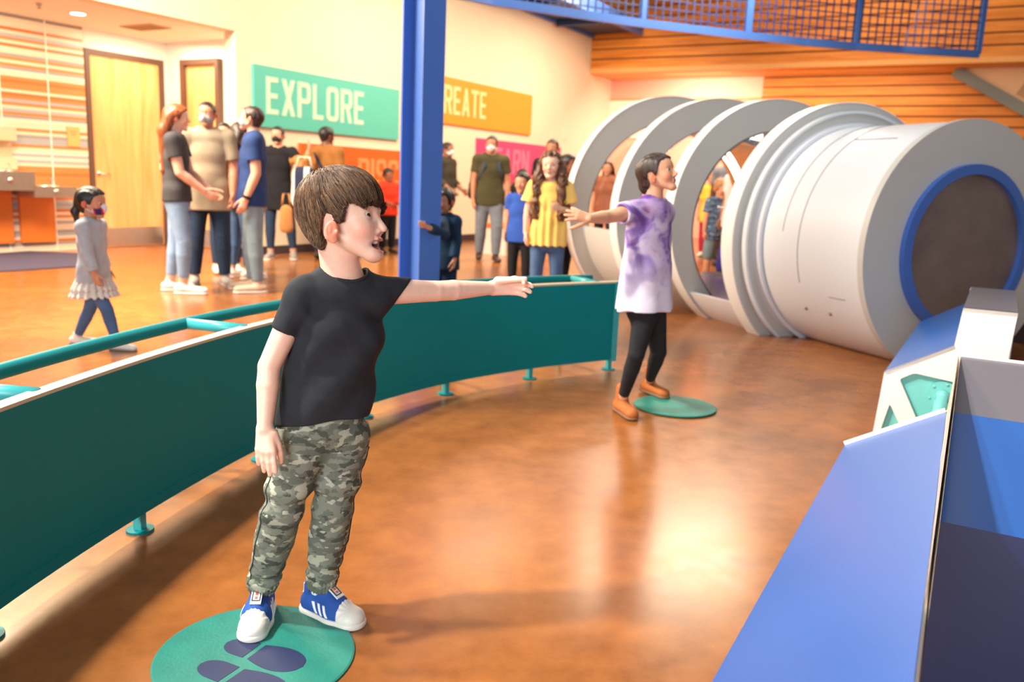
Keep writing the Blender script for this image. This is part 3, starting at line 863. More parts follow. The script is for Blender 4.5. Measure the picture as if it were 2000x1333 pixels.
def boy_hair(J, root, hp, hf, hu, hr, hs):
    t = SD(); AX = [hf, hu, hr]
    t.ell(hp(-.05, .17), hs * V(.475, .415, .405), AX, .01)
    t.ell(hp(.13, .20), hs * V(.305, .325, .35), AX, .02)
    t.ell(hp(-.20, -.06), hs * V(.235, .30, .29), AX, .03)
    t.ell(hp(-.12, -.20), hs * V(.185, .24, .245), AX, .03)
    poly = [(.9, .19), (.46, .16), (.36, .12), (.27, .145), (.20, .145), (.16, .08), (.12, -.045), (.05, -.07), (.02, .02), (-.05, .03), (-.10, -.02), (-.13, -.14), (-.13, -.28), (-.17, -.34), (-.25, -.31), (-.37, -.17), (-.50, .04), (-.57, .2), (-.9, .7), (-.9, 1.2), (.9, 1.2)]
    o0 = hp(0, 0)
    to2 = lambda P: np.stack([(P - o0) @ hf, (P - o0) @ hu], 1) / hs
    t.fn(lambda P: poly2d(to2(P), poly) * hs, 'i', .006)
    t.fn(lambda P: .0016 * np.sin(210 * ((P - o0) @ hr) + 60 * ((P - o0) @ hf) + 3 * wob(P, 30, 2)), 'd')
    hair = put('hair', t.mesh(.0034), H_BOY, root, smooth=True)
    # strands following the cap
    me = hair.data; n = len(me.vertices)
    co = np.empty(n * 3, np.float32); me.vertices.foreach_get('co', co); co = co.reshape(-1, 3) + BASE[hair.name]
    def dist(P): return t(P)
    def grad(P, e=.003):
        g = np.stack([dist(P + V(e, 0, 0)) - dist(P - V(e, 0, 0)), dist(P + V(0, e, 0)) - dist(P - V(0, e, 0)), dist(P + V(0, 0, e)) - dist(P - V(0, 0, e))], 1)
        return g / (np.linalg.norm(g, axis=1)[:, None] + 1e-9)
    NS = 9000
    r_ = np.random.default_rng(5)
    S0 = co[r_.integers(0, n, NS)]
    ab = to2(S0)
    crown = hp(-.30, .50)
    verts = []; ns = 7
    P = S0.copy(); pts = [P.copy()]
    seg = np.where(ab[:, 1] > .02, r_.uniform(.008, .013, NS), r_.uniform(.003, .005, NS))
    jit = r_.normal(size=(NS, 3)) * .13
    lift = r_.uniform(.0005, .003, NS)
    for i in range(ns - 1):
        q = P - crown
        dirv = q / (np.linalg.norm(q, axis=1)[:, None] + 1e-6) + np.outer(np.ones(NS), -hu) * .75 + np.where(ab[:, 0] > -.1, .35, -.1)[:, None] * hf + jit
        g = grad(P)
        dirv = dirv - g * (dirv * g).sum(1)[:, None]; dirv /= np.linalg.norm(dirv, axis=1)[:, None] + 1e-9
        P = P + dirv * seg[:, None]
        a2 = to2(P); front = (a2[:, 1] < .16) & (a2[:, 0] > .1)
        d = dist(P); P = P - g * (d - lift)[:, None] * np.where(front, .6, 1)[:, None]
        pts.append(P.copy())
    pts = np.stack(pts, 1)
    # stop strands that have run far below the hair line
    wid = np.array([.0004, .0007, .0008, .0008, .0007, .0005, .0001])
    tan = np.gradient(pts, axis=1); tan /= np.linalg.norm(tan, axis=2)[..., None] + 1e-9
    ref = J['head'] - pts; ref /= np.linalg.norm(ref, axis=2)[..., None]
    sx = np.cross(tan, ref); sx /= np.linalg.norm(sx, axis=2)[..., None] + 1e-9
    sy = np.cross(sx, tan)
    ring = [pts + (math.cos(2 * math.pi * j / 3) * sx + math.sin(2 * math.pi * j / 3) * sy) * wid[None, :, None] for j in range(3)]
    Vv = np.stack(ring, 2).reshape(-1, 3)
    base = np.arange(NS)[:, None, None] * ns * 3
    ii = np.arange(ns - 1)[None, :, None] * 3; jj = np.arange(3)[None, None, :]; j2 = (jj + 1) % 3
    Q = np.stack([base + ii + jj, base + ii + j2, base + ii + 3 + j2, base + ii + 3 + jj], -1).reshape(-1, 4)
    c0 = np.array(lin((58, 42, 31))[:3]); c1 = np.array(lin((142, 106, 76))[:3])
    m_ = r_.uniform(0, 1, NS)[:, None] ** 1.6
    sh_ = np.clip((.12 - ab[:, 1]) / .3, 0, 1)[:, None] * .55
    cc = (c0 * (1 - m_) + c1 * m_); cc = cc * (1 - sh_) + np.array(lin((130, 108, 88))[:3]) * sh_; cc = np.repeat(cc, ns * 3, 0)
    o = put('hair_strands', (Vv, Q), H_STRAND, hair, smooth=True, colors=cc)
    o['kind'] = 'stuff'
# ------------------------------------------------------------------ the hall
TH = math.radians(30.0)
S = V(math.sin(TH), math.cos(TH), 0)      # along the sign wall, away from the camera
Q = V(math.cos(TH), -math.sin(TH), 0)     # out of the sign wall, into the hall
W0 = V(-3.424, 11.477, 0)
Z = V(0, 0, 1)
def wp(s, q, z=0.0): return W0 + S * s + Q * q + Z * z
def wbox(mb, s0, s1, q0, q1, z0, z1):
    return mb.box(wp((s0 + s1) / 2, (q0 + q1) / 2, (z0 + z1) / 2), S * (s1 - s0) / 2, Q * (q1 - q0) / 2, Z * (z1 - z0) / 2)
def wput(name, args, m, parent=None, kind=None, base=None, smooth=False):
    mb = MB()
    for a in args: wbox(mb, *a)
    if parent is None and base is None: base = wp((args[0][0] + args[0][1]) / 2, (args[0][2] + args[0][3]) / 2, args[0][4])
    o = mb.put(name, m, parent, base, smooth)
    if kind: o['kind'] = kind
    return o

# floor
def floor_nodes(nt, tc, b):
    n1 = N(nt, 'ShaderNodeTexNoise', Scale=0.55, Detail=5.0, Roughness=0.6, Distortion=0.6); n2 = N(nt, 'ShaderNodeTexNoise', Scale=7.0, Detail=6.0, Roughness=0.7); n3 = N(nt, 'ShaderNodeTexNoise', Scale=320.0, Detail=2.0)
    for n in (n1, n2, n3): nt.links.new(tc.outputs['Object'], n.inputs['Vector'])
    c = ramp(nt, n1.outputs['Fac'], [(0.30, (128, 82, 44)), (0.52, (166, 102, 50)), (0.72, (196, 124, 60))])
    c2 = ramp(nt, n2.outputs['Fac'], [(0.3, (200, 190, 180)), (0.7, (255, 255, 255))])
    m = N(nt, 'ShaderNodeMixRGB', blend_type='MULTIPLY'); m.inputs['Fac'].default_value = 0.75
    nt.links.new(c, m.inputs['Color1']); nt.links.new(c2, m.inputs['Color2'])
    sp = ramp(nt, n3.outputs['Fac'], [(0.70, (0, 0, 0)), (0.76, (255, 255, 255))])
    m2 = N(nt, 'ShaderNodeMixRGB'); m2.inputs['Color2'].default_value = lin((225, 180, 130))
    mm = N(nt, 'ShaderNodeMath', operation='MULTIPLY'); mm.inputs[1].default_value = 0.35
    nt.links.new(sp, mm.inputs[0]); nt.links.new(mm.outputs[0], m2.inputs['Fac']); nt.links.new(m.outputs['Color'], m2.inputs['Color1'])
    r = N(nt, 'ShaderNodeMapRange'); r.inputs['To Min'].default_value = 0.15; r.inputs['To Max'].default_value = 0.30
    nt.links.new(n2.outputs['Fac'], r.inputs['Value']); nt.links.new(r.outputs['Result'], b.inputs['Roughness'])
    bp = N(nt, 'ShaderNodeBump', Strength=0.03, Distance=0.01); nt.links.new(n2.outputs['Fac'], bp.inputs['Height']); nt.links.new(bp.outputs['Normal'], b.inputs['Normal'])
    return m2.outputs['Color']
M_FLOOR = ramp_mat('stained_concrete', floor_nodes, 0.2, 0.5)
o = MB().box(V(2, 12, -.05), V(20, 0, 0), V(0, 18, 0), V(0, 0, .05)).put('floor', M_FLOOR); o['kind'] = 'structure'

M_WALL = mat('wall_paint', (232, 216, 188), 0.75, var=.02, vscale=1.5, bump=.05, bscale=60)
M_WALLW = mat('alcove_paint', (244, 236, 226), 0.75, var=.02, vscale=1.5, bump=.05, bscale=60)
M_BASE = mat('baseboard_rubber', (58, 44, 48), 0.6)
wput('wall_left', [(-0.42, 11.2, -0.20, 0.0, 0, 6.2), (-6.5, -0.42, -0.20, 0.0, 2.84, 6.2)], M_WALL, kind='structure')
wput('baseboard_left', [(-0.42, 11.0, 0.0, 0.012, 0, 0.12)], M_BASE, kind='structure')
# recess with the doors
wput('wall_alcove_back', [(-6.5, 0.3, -2.25, -2.0, 0, 2.95)], M_WALLW, kind='structure')
wput('wall_alcove_end', [(0.1, 0.3, -2.0, -0.20, 0, 2.95)], M_WALLW, kind='structure')
wput('ceiling_alcove', [(-6.5, 0.1, -2.0, -0.20, 2.85, 2.95)], M_WALLW, kind='structure')
wput('baseboard_alcove', [(0.085, 0.10, -2.0, -0.2, 0, 0.12)], M_BASE, kind='structure')
# striped tile cladding
def tile_nodes(nt, tc, b):
    sx = N(nt, 'ShaderNodeSeparateXYZ'); nt.links.new(tc.outputs['Object'], sx.inputs['Vector'])
    ml = N(nt, 'ShaderNodeMath', operation='MULTIPLY'); ml.inputs[1].default_value = 1 / 0.038; nt.links.new(sx.outputs['Z'], ml.inputs[0])
    fl = N(nt, 'ShaderNodeMath', operation='FLOOR'); nt.links.new(ml.outputs[0], fl.inputs[0])
    wn = N(nt, 'ShaderNodeTexWhiteNoise', noise_dimensions='1D'); nt.links.new(fl.outputs[0], wn.inputs['W'])
    return ramp(nt, wn.outputs['Value'], [(0.0, (226, 204, 176)), (0.20, (206, 130, 72)), (0.42, (164, 164, 166)), (0.56, (236, 216, 190)), (0.70, (196, 110, 56)), (0.86, (150, 146, 142))], 'CONSTANT')
M_TILE = ramp_mat('striped_tile', tile_nodes, 0.35, 0.5)
wput('wall_alcove_tiled', [(-6.5, -1.20, -2.0, -1.95, 0, 2.85)], M_TILE, kind='structure')
M_GROUT = mat('grout_line', (244, 232, 214), 0.8)
for i, s in enumerate((-1.70, -2.30, -2.90, -3.5)):
    o = wput('trim_%d' % (i + 1), [(s - .008, s + .008, -1.95, -1.945, 0.0, 2.85)], M_GROUT, kind='structure')
# doors
def door_wood(nt, tc, b):
    mp = N(nt, 'ShaderNodeMapping'); mp.inputs['Scale'].default_value = (9, 9, .8); nt.links.new(tc.outputs['Object'], mp.inputs['Vector'])
    n = N(nt, 'ShaderNodeTexNoise', Scale=1.0, Detail=6.0, Distortion=0.8); nt.links.new(mp.outputs['Vector'], n.inputs['Vector'])
    return ramp(nt, n.outputs['Fac'], [(0.3, (236, 158, 92)), (0.7, (250, 192, 130))])
M_DOOR = ramp_mat('maple_door', door_wood, 0.4, 0.4)
M_FRAME = mat('door_frame_brown', (96, 70, 54), 0.5)
M_STEEL = mat('brushed_steel', (196, 188, 178), 0.32, 0.9, var=.05, vscale=20)
def door(n, s0, s1, q0, q1, along_s, zt, hside):
    e = MB()
    if along_s:
        wbox(e, s0, s1, q0, q0 + .03, 0.01, zt); base = wp((s0 + s1) / 2, q0, 0)
    else:
        wbox(e, s0, s0 + .03, q0, q1, 0.01, zt); base = wp(s0, (q0 + q1) / 2, 0)
    d = e.put('door_%d' % n, M_DOOR, None, base); d['kind'] = 'structure'
    f = MB(); w = .07; t = .06
    if along_s:
        wbox(f, s0 - w, s0, q0, q0 + t, 0, zt + w); wbox(f, s1, s1 + w, q0, q0 + t, 0, zt + w); wbox(f, s0, s1, q0, q0 + t, zt, zt + w)
    else:
        for a, b_ in ((q0 - w, q0), (q1, q1 + w)): wbox(f, s0 - t, s0 + .03, a, b_, 0, zt + w)
        wbox(f, s0 - t, s0 + .03, q0, q1, zt, zt + w)
    f.put('door_frame', M_FRAME, d)
    h = MB()
    if along_s:
        hs_ = s0 + .07 if hside < 0 else s1 - .07
        h.cyl(wp(hs_, q0 + .03, 1.0), wp(hs_, q0 + .09, 1.0), .012); h.cyl(wp(hs_, q0 + .085, 1.0), wp(hs_ + .13, q0 + .085, 1.0), .011); h.cyl(wp(hs_, q0 + .03, 1.0), wp(hs_, q0 + .04, 1.0), .03)
        k = MB(); wbox(k, s0 + .02, s1 - .02, q0 + .03, q0 + .034, 0.02, .27)
    else:
        h.cyl(wp(s0, q1 - .07, 1.0), wp(s0 - .06, q1 - .07, 1.0), .012); h.cyl(wp(s0 - .055, q1 - .07, 1.0), wp(s0 - .055, q1 - .2, 1.0), .011)
        k = MB(); wbox(k, s0 - .004, s0, q0 + .02, q1 - .02, 0.02, .27)
    h.put('door_handle', M_STEEL, d, smooth=True); k.put('kick_plate', M_STEEL, d)
    return d
door(1, -1.12, -0.06, -2.0, 0, True, 2.53, -1)
_c = pl(372, 300, wp(.1, 0), S); _q0 = float((_c - W0) @ Q); _c = pl(432, 300, wp(.1, 0), S); _q1 = float((_c - W0) @ Q)
door(2, 0.07, 0.1, _q0, _q1, False, 2.53, 1)
# alcove fittings
p = gz(152, 25, 2.85)
t = empty('downlight', p, 'round recessed downlight in the alcove ceiling', 'ceiling light')
m = MB(); m.tube([p + Z * .002, p - Z * .012], .10, 24); m.put('trim_ring', mat('white_metal', (240, 238, 232), .4), t)
M_LAMP = emit('lamp_face', (255, 236, 205), 14)
m = MB(); m.cyl(p - Z * .0125, p - Z * .016, .078, 24); m.put('diffuser', M_LAMP, t)
p = gz(284, 52, 2.85)
t = empty('ceiling_vent', p, 'rectangular air vent in the alcove ceiling', 'vent')
m = MB(); m.box(p - Z * .008, S * .15, Q * .30, Z * .008); m.put('vent_frame', mat('vent_tan', (206, 178, 146), .6), t)
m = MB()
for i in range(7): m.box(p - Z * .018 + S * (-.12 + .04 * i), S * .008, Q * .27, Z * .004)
m.put('louvres', mat('vent_tan_dark', (176, 148, 118), .6), t)  # louvre bars in a darker tan than the frame
p = gz(76, 6, 2.85)
m = MB(); m.cyl(p, p - Z * .03, .03); m.cyl(p - Z * .03, p - Z * .06, .012); m.cyl(p - Z * .055, p - Z * .06, .03)
tag(m.put('sprinkler_head', M_STEEL, None, p, True), 'small sprinkler head under the alcove ceiling, above the tiles', 'sprinkler')
p = pl(143, 267, wp(0, -1.95), Q)
t = empty('notice_sign', p, 'small tan notice on the striped tiles beside the door', 'sign')
m = MB(); m.box(p + Q * .006, S * .085, Q * .006, Z * .125); m.put('sign_plate', mat('tan_plate', (224, 172, 104), .5), t)
m = MB()
for i, w_ in enumerate((.045, .03)): m.box(p + Q * .0125 + Z * (.06 - .035 * i), S * w_, Q * .0008, Z * .009)
m.put('sign_text', mat('tan_text', (196, 140, 84), .5), t)

# drinking fountains
def fountain(u, v, label, w, zt, hh):
    p = pl(u, v, wp(0, -1.6), Q); s_ = float((p - W0) @ S); b = wp(s_, -1.72, 0)
    t = empty('drinking_fountain', wp(s_, -1.95, 0), label, 'drinking fountain', 'drinking fountains')
    m = MB(); wbox(m, s_ - w, s_ + w, -1.95, -1.48, zt - hh, zt); m.put('basin_body', M_STEEL, t)
    m = MB(); m.tube([wp(s_, -1.70, zt), wp(s_, -1.70, zt + .012)], .16, 24); m.put('bowl_rim', mat('bright_steel', (236, 226, 210), .2, .8), t, smooth=True)
    m = MB(); m.tube([wp(s_ + w * .6, -1.84, zt), wp(s_ + w * .6, -1.84, zt + .07), wp(s_ + w * .6, -1.79, zt + .09)], .016, 10); m.put('spout', M_STEEL, t, smooth=True)
    m = MB(); m.cyl(wp(s_, -1.48, zt - hh * .45), wp(s_, -1.465, zt - hh * .45), .03); m.put('push_button', M_STEEL, t, smooth=True)
    m = MB(); wbox(m, s_ - w * .8, s_ + w * .8, -1.95, -1.90, .12, zt - hh); m.put('apron_panel', mat('fountain_orange', (222, 118, 44), .4), t)
    return t, s_
fountain(10, 372, 'taller steel drinking fountain at the left picture edge', .30, 1.0, .22)
fountain(100, 392, 'lower steel drinking fountain behind the walking toddler', .27, .83, .13)
p = pl(4, 300, wp(0, -1.9), Q); s_ = float((p - W0) @ S)
t = empty('bottle_filler', wp(s_, -1.95, 1.0), 'bottle filling unit on the tiled wall above the taller fountain', 'bottle filler')
m = MB(); wbox(m, s_ - .14, s_ + .12, -1.95, -1.80, 1.02, 1.16); wbox(m, s_ - .14, s_ + .12, -1.95, -1.90, 1.16, 1.36); wbox(m, s_ - .14, s_ + .12, -1.95, -1.78, 1.36, 1.52); m.put('housing', mat('filler_beige', (214, 186, 150), .4), t)
m = MB(); wbox(m, s_ - .08, s_ + .06, -1.80, -1.795, 1.38, 1.46); m.put('sensor_panel', mat('filler_dark', (150, 110, 76), .3), t)
pts = [gz(-60, 500), gz(60, 492), gz(172, 497), gz(150, 522), gz(-60, 536)]
m = MB(); m.prism([q + Z * .004 for q in pts], Z * .008)
tag(m.put('floor_mat', mat('mat_dark_blue', (62, 56, 78), .9, bump=.3), None, pts[1]), 'dark rubber floor mat in front of the drinking fountains', 'mat')

# ------------------------------------------------------------------ word boards
STK = .25
def letter(ch, w=.52):
    """list of 2d polygons in a box w x 1"""
    k = STK * .62; kv = STK * .56
    def ring(x0, x1, y0, y1, r=.16):
        o = []; i = []
        for cx_, cy_, a0 in ((x1 - r, y1 - r, 0), (x0 + r, y1 - r, 90), (x0 + r, y0 + r, 180), (x1 - r, y0 + r, 270)):
            for a in range(0, 91, 18):
                an = math.radians(a0 + a); o.append((cx_ + r * math.cos(an), cy_ + r * math.sin(an)))
        ri = r * .38
        for cx_, cy_, a0 in ((x1 - k - ri, y1 - kv - ri, 0), (x0 + k + ri, y1 - kv - ri, 90), (x0 + k + ri, y0 + kv + ri, 180), (x1 - k - ri, y0 + kv + ri, 270)):
            for a in range(0, 91, 18):
                an = math.radians(a0 + a); i.append((cx_ + ri * math.cos(an), cy_ + ri * math.sin(an)))
        n = len(o)
        return [(o[j], o[(j + 1) % n], i[(j + 1) % n], i[j]) for j in range(n)]
    R = lambda x0, x1, y0, y1: [((x0, y0), (x1, y0), (x1, y1), (x0, y1))]
    if ch == 'E': return R(0, k, 0, 1) + R(k, w * .86, 1 - kv, 1) + R(k, w * .80, .5 - kv / 2, .5 + kv / 2) + R(k, w * .86, 0, kv)
    if ch == 'L': return R(0, k, 0, 1) + R(k, w * .84, 0, kv)
    if ch == 'T': return R(0, w, 1 - kv, 1) + R(w / 2 - k / 2, w / 2 + k / 2, 0, 1 - kv)
    if ch == 'I': return R(0, k, 0, 1)
    if ch == 'O': return ring(0, w, 0, 1)
    if ch == 'P': return R(0, k, 0, 1) + ring(0, w, .40, 1)
    if ch == 'D': return R(0, k, 0, 1) + ring(0, w, 0, 1)
    if ch == 'R': return R(0, k, 0, 1) + ring(0, w, .42, 1) + [((w * .42, .5), (w * .42 + k, .5), (w, 0), (w - k * 1.05, 0))]
    if ch == 'C': return [q for q in ring(0, w, 0, 1) if not all(x > w - k - .02 and .36 < y < .64 for x, y in q)] and (R(0, k, .15, .85) + [q for q in ring(0, w, 0, 1) if max(y for x, y in q) < .30 or min(y for x, y in q) > .70] + R(w - k, w, .68, .84) + R(w - k, w, .16, .32))
    if ch == 'S': return [q for q in ring(0, w, .44, 1) if not (min(x for x, y in q) > w - k - .02 and min(y for x, y in q) < .8)] + [q for q in ring(0, w, 0, .56) if not (max(x for x, y in q) < k + .02 and max(y for x, y in q) > .2)] + R(0, k, .16, .30) + R(w - k, w, .70, .84)
    if ch == 'X': return [((0, 0), (k * 1.1, 0), (w, 1), (w - k * 1.1, 1)), ((w - k * 1.1, 0), (w, 0), (k * 1.1, 1), (0, 1))]
    if ch == 'V': return [((w / 2 - k * .55, 0), (w / 2 + k * .35, 0), (k, 1), (0, 1)), ((w / 2 - k * .35, 0), (w / 2 + k * .55, 0), (w, 1), (w - k, 1))]
    if ch == 'A': return [((0, 0), (k, 0), (w / 2 + k * .45, 1), (w / 2 - k * .45, 1)), ((w - k, 0), (w, 0), (w / 2 + k * .45, 1), (w / 2 - k * .45, 1)), ((w * .25, .2), (w * .75, .2), (w * .70, .2 + kv), (w * .30, .2 + kv))]
    if ch == 'N': return R(0, k, 0, 1) + R(w - k, w, 0, 1) + [((0, 1), (k, 1), (w, 0), (w - k, 0))]
def word_board(text, s0, s1, z0, z1, ts0, ts1, tz0, tz1, mb_, mt, label, word):
    t = empty(word, wp((s0 + s1) / 2, 0, z0), label, 'sign')
    m = MB(); wbox(m, s0, s1, 0.001, 0.04, z0, z1); m.put('sign_panel', mb_, t)
    adv = []; x = 0
    for ch in text:
        wl = .52 * (.30 if ch == 'I' else .92 if ch in 'EL' else 1.0); adv.append(x); x += wl + .085
    tot = x - .085; sx = (ts1 - ts0) / tot; hz = tz1 - tz0
    m = MB()
    for ch, x in zip(text, adv):
        for ip_, poly in enumerate(letter(ch)):
            P = [wp(ts0 + (x + a) * sx, .0405 + .0004 * (ip_ % 5), tz0 + b * hz) for a, b in poly]
            if np.cross(P[1] - P[0], P[2] - P[1]) @ Q < 0: P = P[::-1]
            m.prism(P, Q * .003)
    m.put('lettering', mt, t)
M_BT = mat('board_teal', (88, 190, 172), .5); M_BO = mat('board_amber', (250, 150, 40), .5); M_BR = mat('board_orange', (238, 98, 30), .5); M_BP = mat('board_pink', (206, 62, 116), .5)
word_board('EXPLORE', -.17, 2.86, 1.70, 2.48, .04, 2.01, 1.87, 2.35, M_BT, mat('letter_mint', (190, 226, 198), .5), 'teal wall board reading EXPLORE', 'explore_sign')
word_board('CREATE', 3.30, 7.18, 2.06, 2.84, 3.80, 5.46, 2.23, 2.71, M_BO, mat('letter_cream', (252, 214, 150), .5), 'amber wall board reading CREATE, partly behind the blue column', 'create_sign')
word_board('DISCOVER', .66, 4.2, .75, 1.53, 1.88, 4.05, .92, 1.38, M_BR, mat('letter_peach', (248, 148, 90), .5), 'orange wall board reading DISCOVER below the teal board', 'discover_sign')
word_board('LEARN', 5.20, 8.55, 1.10, 1.88, 5.5, 7.15, 1.26, 1.74, M_BP, mat('letter_pink', (224, 120, 158), .5), 'pink wall board reading LEARN behind the walking man', 'learn_sign')
for u_, v_ in ((1079, 268), (1103, 262)):
    p = pl(u_, v_, W0, Q); s_ = float((p - W0) @ S)
    tag(wput('wall_plate', [(s_ - .07, s_ + .07, 0.0, .012, p[2] - .12, p[2] + .12)], mat('plate_cream', (226, 214, 196), .5)), 'small cream wall plate right of the amber board, %s' % ('nearer the board' if u_ < 1090 else 'nearer the corner'), 'wall plate', 'wall plates')

# ------------------------------------------------------------------ far wall: timber slats, fascia, pink bay
def wood_nodes(nt, tc, b):
    mp = N(nt, 'ShaderNodeMapping'); mp.inputs['Scale'].default_value = (.6, .6, 8); nt.links.new(tc.outputs['Object'], mp.inputs['Vector'])
    n = N(nt, 'ShaderNodeTexNoise', Scale=1.5, Detail=5.0); nt.links.new(mp.outputs['Vector'], n.inputs['Vector'])
    return ramp(nt, n.outputs['Fac'], [(0.3, (196, 112, 34)), (0.7, (226, 146, 60))])
M_SLAT = ramp_mat('slat_timber', wood_nodes, 0.5, 0.3)
M_GAP = mat('slat_backing', (84, 42, 12), .8)
def slats(mb, s, q0, q1, z0, z1, pitch, gap):
    z = z0
    while z < z1 - .01:
        wbox(mb, s - .03, s, q0, q1, z, min(z1, z + pitch - gap)); z += pitch
SF = 9.9
m = MB(); slats(m, SF, -.0, 24, 3.70, 6.2, .215, .03); o = m.put('wall_back_fascia', M_SLAT, None, wp(SF, 6, 3.7)); o['kind'] = 'structure'
o = wput('trim_5', [(SF, SF + .1, 0, 24, 3.70, 6.2)], M_GAP, kind='structure')
o = wput('ceiling_soffit', [(SF - .03, 11.2, 0, 24, 3.60, 3.70)], mat('soffit_timber', (226, 164, 96), .6), kind='structure')
q_p = float((pl(1490, 175, wp(11.1, 0), S) - W0) @ Q)
M_PINK = mat('wall_pink', (246, 172, 146), .7)
o = MB().box(V(4, 18.5, 6.25), V(22, 0, 0), V(0, 9.0, 0), V(0, 0, .05)).put('ceiling', mat('dark_ceiling', (58, 50, 52), .8), None, V(4, 18.5, 6.2)); o['kind'] = 'structure'
M_LAMP2 = emit('spot_face', (255, 206, 150), 30)
for u_, v_, w_ in ((1512, 30, 'the nearer post'), (1490, 5, 'the top picture edge'), (1097, 1, 'the blue beam')):
    p = gz(u_, v_, 5.6); t = empty('ceiling_spotlight', p, 'small warm ceiling spotlight seen through the railing by ' + w_, 'ceiling light', 'ceiling spotlights')
    m_ = MB(); m_.tube([p + Z * .02, p + Z * .22], .09, 14); m_.put('can', mat('can_dark', (40, 40, 46), .5), t)
    m_ = MB(); m_.cyl(p + Z * .60, p + Z * .2, .015, 8); m_.put('stem', mat('can_dark', (40, 40, 46), .5), t)
    m_ = MB(); m_.sphere(p + Z * .02, .075, 8); m_.put('lamp', M_LAMP2, t, smooth=True)
o = wput('wall_back_bay', [(11.1, 11.2, 0, q_p, 0, 3.6)], M_PINK, kind='structure')
o = wput('trim_6', [(11.05, 11.1, 0, q_p, 3.12, 3.16)], mat('trim_amber', (214, 140, 70), .5), kind='structure')
o = wput('trim_7', [(11.06, 11.1, 0, 1.3, 2.25, 3.12)], mat('wall_cream', (246, 226, 200), .7), kind='structure')
m = MB(); slats(m, 11.1, q_p, 24, 0.1, 3.6, .205, .03); o = m.put('wall_back', M_SLAT, None, wp(11, 12, 0)); o['kind'] = 'structure'
o = wput('trim_8', [(11.1, 11.2, q_p, 24, 0, 3.6)], M_GAP, kind='structure')

# ------------------------------------------------------------------ bridge, railing, stair
M_BLUE = mat('steel_blue', (66, 108, 188), .38); M_NAVY = mat('steel_navy', (26, 48, 92), .5)
t = empty('overhead_bridge', wp(5, .5, 4.37), 'dark blue steel bridge deck running along the wall overhead', 'bridge')
m = MB(); wbox(m, -2, SF - .15, .01, 1.25, 4.42, 4.6); m.put('deck', M_NAVY, t)
m = MB(); wbox(m, -2, SF - .1, .01, .09, 4.36, 4.42); wbox(m, -2, SF - .1, 1.15, 1.25, 4.36, 4.62); m.put('edge_beam', M_BLUE, t)
for s_ in (2, 4, 6, 8): 
    m = MB(); wbox(m, s_ - .05, s_ + .05, .09, 1.15, 4.30, 4.42); m.put('cross_beam', M_NAVY, t)
RZ = 3.4
rp = [gz(u_, v_, RZ) for u_, v_ in ((800, -32), (960, 2), (1110, 25), (1255, 46), (1360, 58), (1460, 70), (1570, 82), (1670, 91), (1790, 99), (1910, 106))]
t = empty('bridge_railing', rp[5], 'blue steel mesh railing of the upper walkway', 'railing')
RH = 1.05
m = MB()
for a, b in zip(rp[:-1], rp[1:]):
    d = nrm(b - a); nn = np.cross(d, Z)
    m.box((a + b) / 2, d * (np.linalg.norm(b - a) / 2 + .01), nn * .035, Z * .055)
m.put('bottom_rail', M_BLUE, t)
m = MB()
for a, b in zip(rp[:-1], rp[1:]):
    d = nrm(b - a); nn = np.cross(d, Z); m.box((a + b) / 2 + Z * RH, d * (np.linalg.norm(b - a) / 2 + .01), nn * .035, Z * .035)
m.put('top_rail', M_BLUE, t)
for i in (1, 3, 5, 7, 9):
    m = MB(); d = nrm(rp[min(i + 1, 9)] - rp[i - 1]); nn = np.cross(d, Z)
    m.box(rp[i] + Z * RH / 2, d * (.05 if i == 5 else .035), nn * .03, Z * RH / 2); m.put('post', M_BLUE, t)
for k_ in ((0, 1), (1, 3), (3, 5), (5, 7), (7, 9)):
    m = MB()
    for i in range(k_[0], k_[1]):
        a, b = rp[i], rp[i + 1]; L_ = np.linalg.norm(b - a); d = (b - a) / L_; nn = np.cross(d, Z)
        nv = max(2, int(L_ / .115))
        for j in range(nv): m.box(a + d * L_ * (j + .5) / nv + Z * RH / 2, d * .009, nn * .009, Z * RH / 2)
        for j in range(1, 9): m.box((a + b) / 2 + Z * (RH * j / 9), d * L_ / 2, nn * .008, Z * .008)
    m.put('mesh_panel', mat('mesh_blue', (32, 54, 108), .5), t)
# walkway deck on the camera side of the railing
# stair at the right
M_STR = mat('stair_grey', (112, 112, 102), .45, .2)
a = pl(1858, 148, wp(10.6, 0), S); b = pl(2060, 262, wp(10.6, 0), S)
t = empty('staircase', (a + b) / 2, 'grey stair stringer rising across the timber slats at far right', 'staircase')
d = nrm(b - a); up_ = nrm(Z - d * (Z @ d))
m = MB(); m.box((a + b) / 2 + up_ * .10, d * np.linalg.norm(b - a) / 2, S * .06, up_ * .10); m.put('stringer', M_STR, t)
m = MB(); m.prism([a + up_ * .20 + d * .1, b + up_ * .20, b + up_ * 1.35, a + up_ * .24 + d * .1], S * .03); m.put('side_panel', mat('stair_panel', (224, 184, 138), .5), t)
m = MB(); q0_ = a + up_ * .26 + d * 1.15; m.prism([q0_ + S * -.03, b + up_ * .28 - S * .03, b + up_ * 1.0 - S * .03, q0_ + up_ * .5 - S * .03], S * .02); m.put('guard_panel', mat('stair_brown', (176, 132, 88), .4), t)
m = MB(); m.tube([q0_ + up_ * .55 - S * .05, b + up_ * 1.08 - S * .05], .035, 10); m.put('handrail', mat('rail_dark', (92, 66, 44), .4), t, smooth=True)

# ------------------------------------------------------------------ blue column
CB = gy(815, 640, 6.2) * V(1, 1, 0)
t = empty('steel_column', CB, 'tall blue steel I-beam column behind the teal barrier', 'column')
be = math.radians(35); fn = V(math.sin(be), -math.cos(be), 0); fx = V(math.cos(be), math.sin(be), 0)
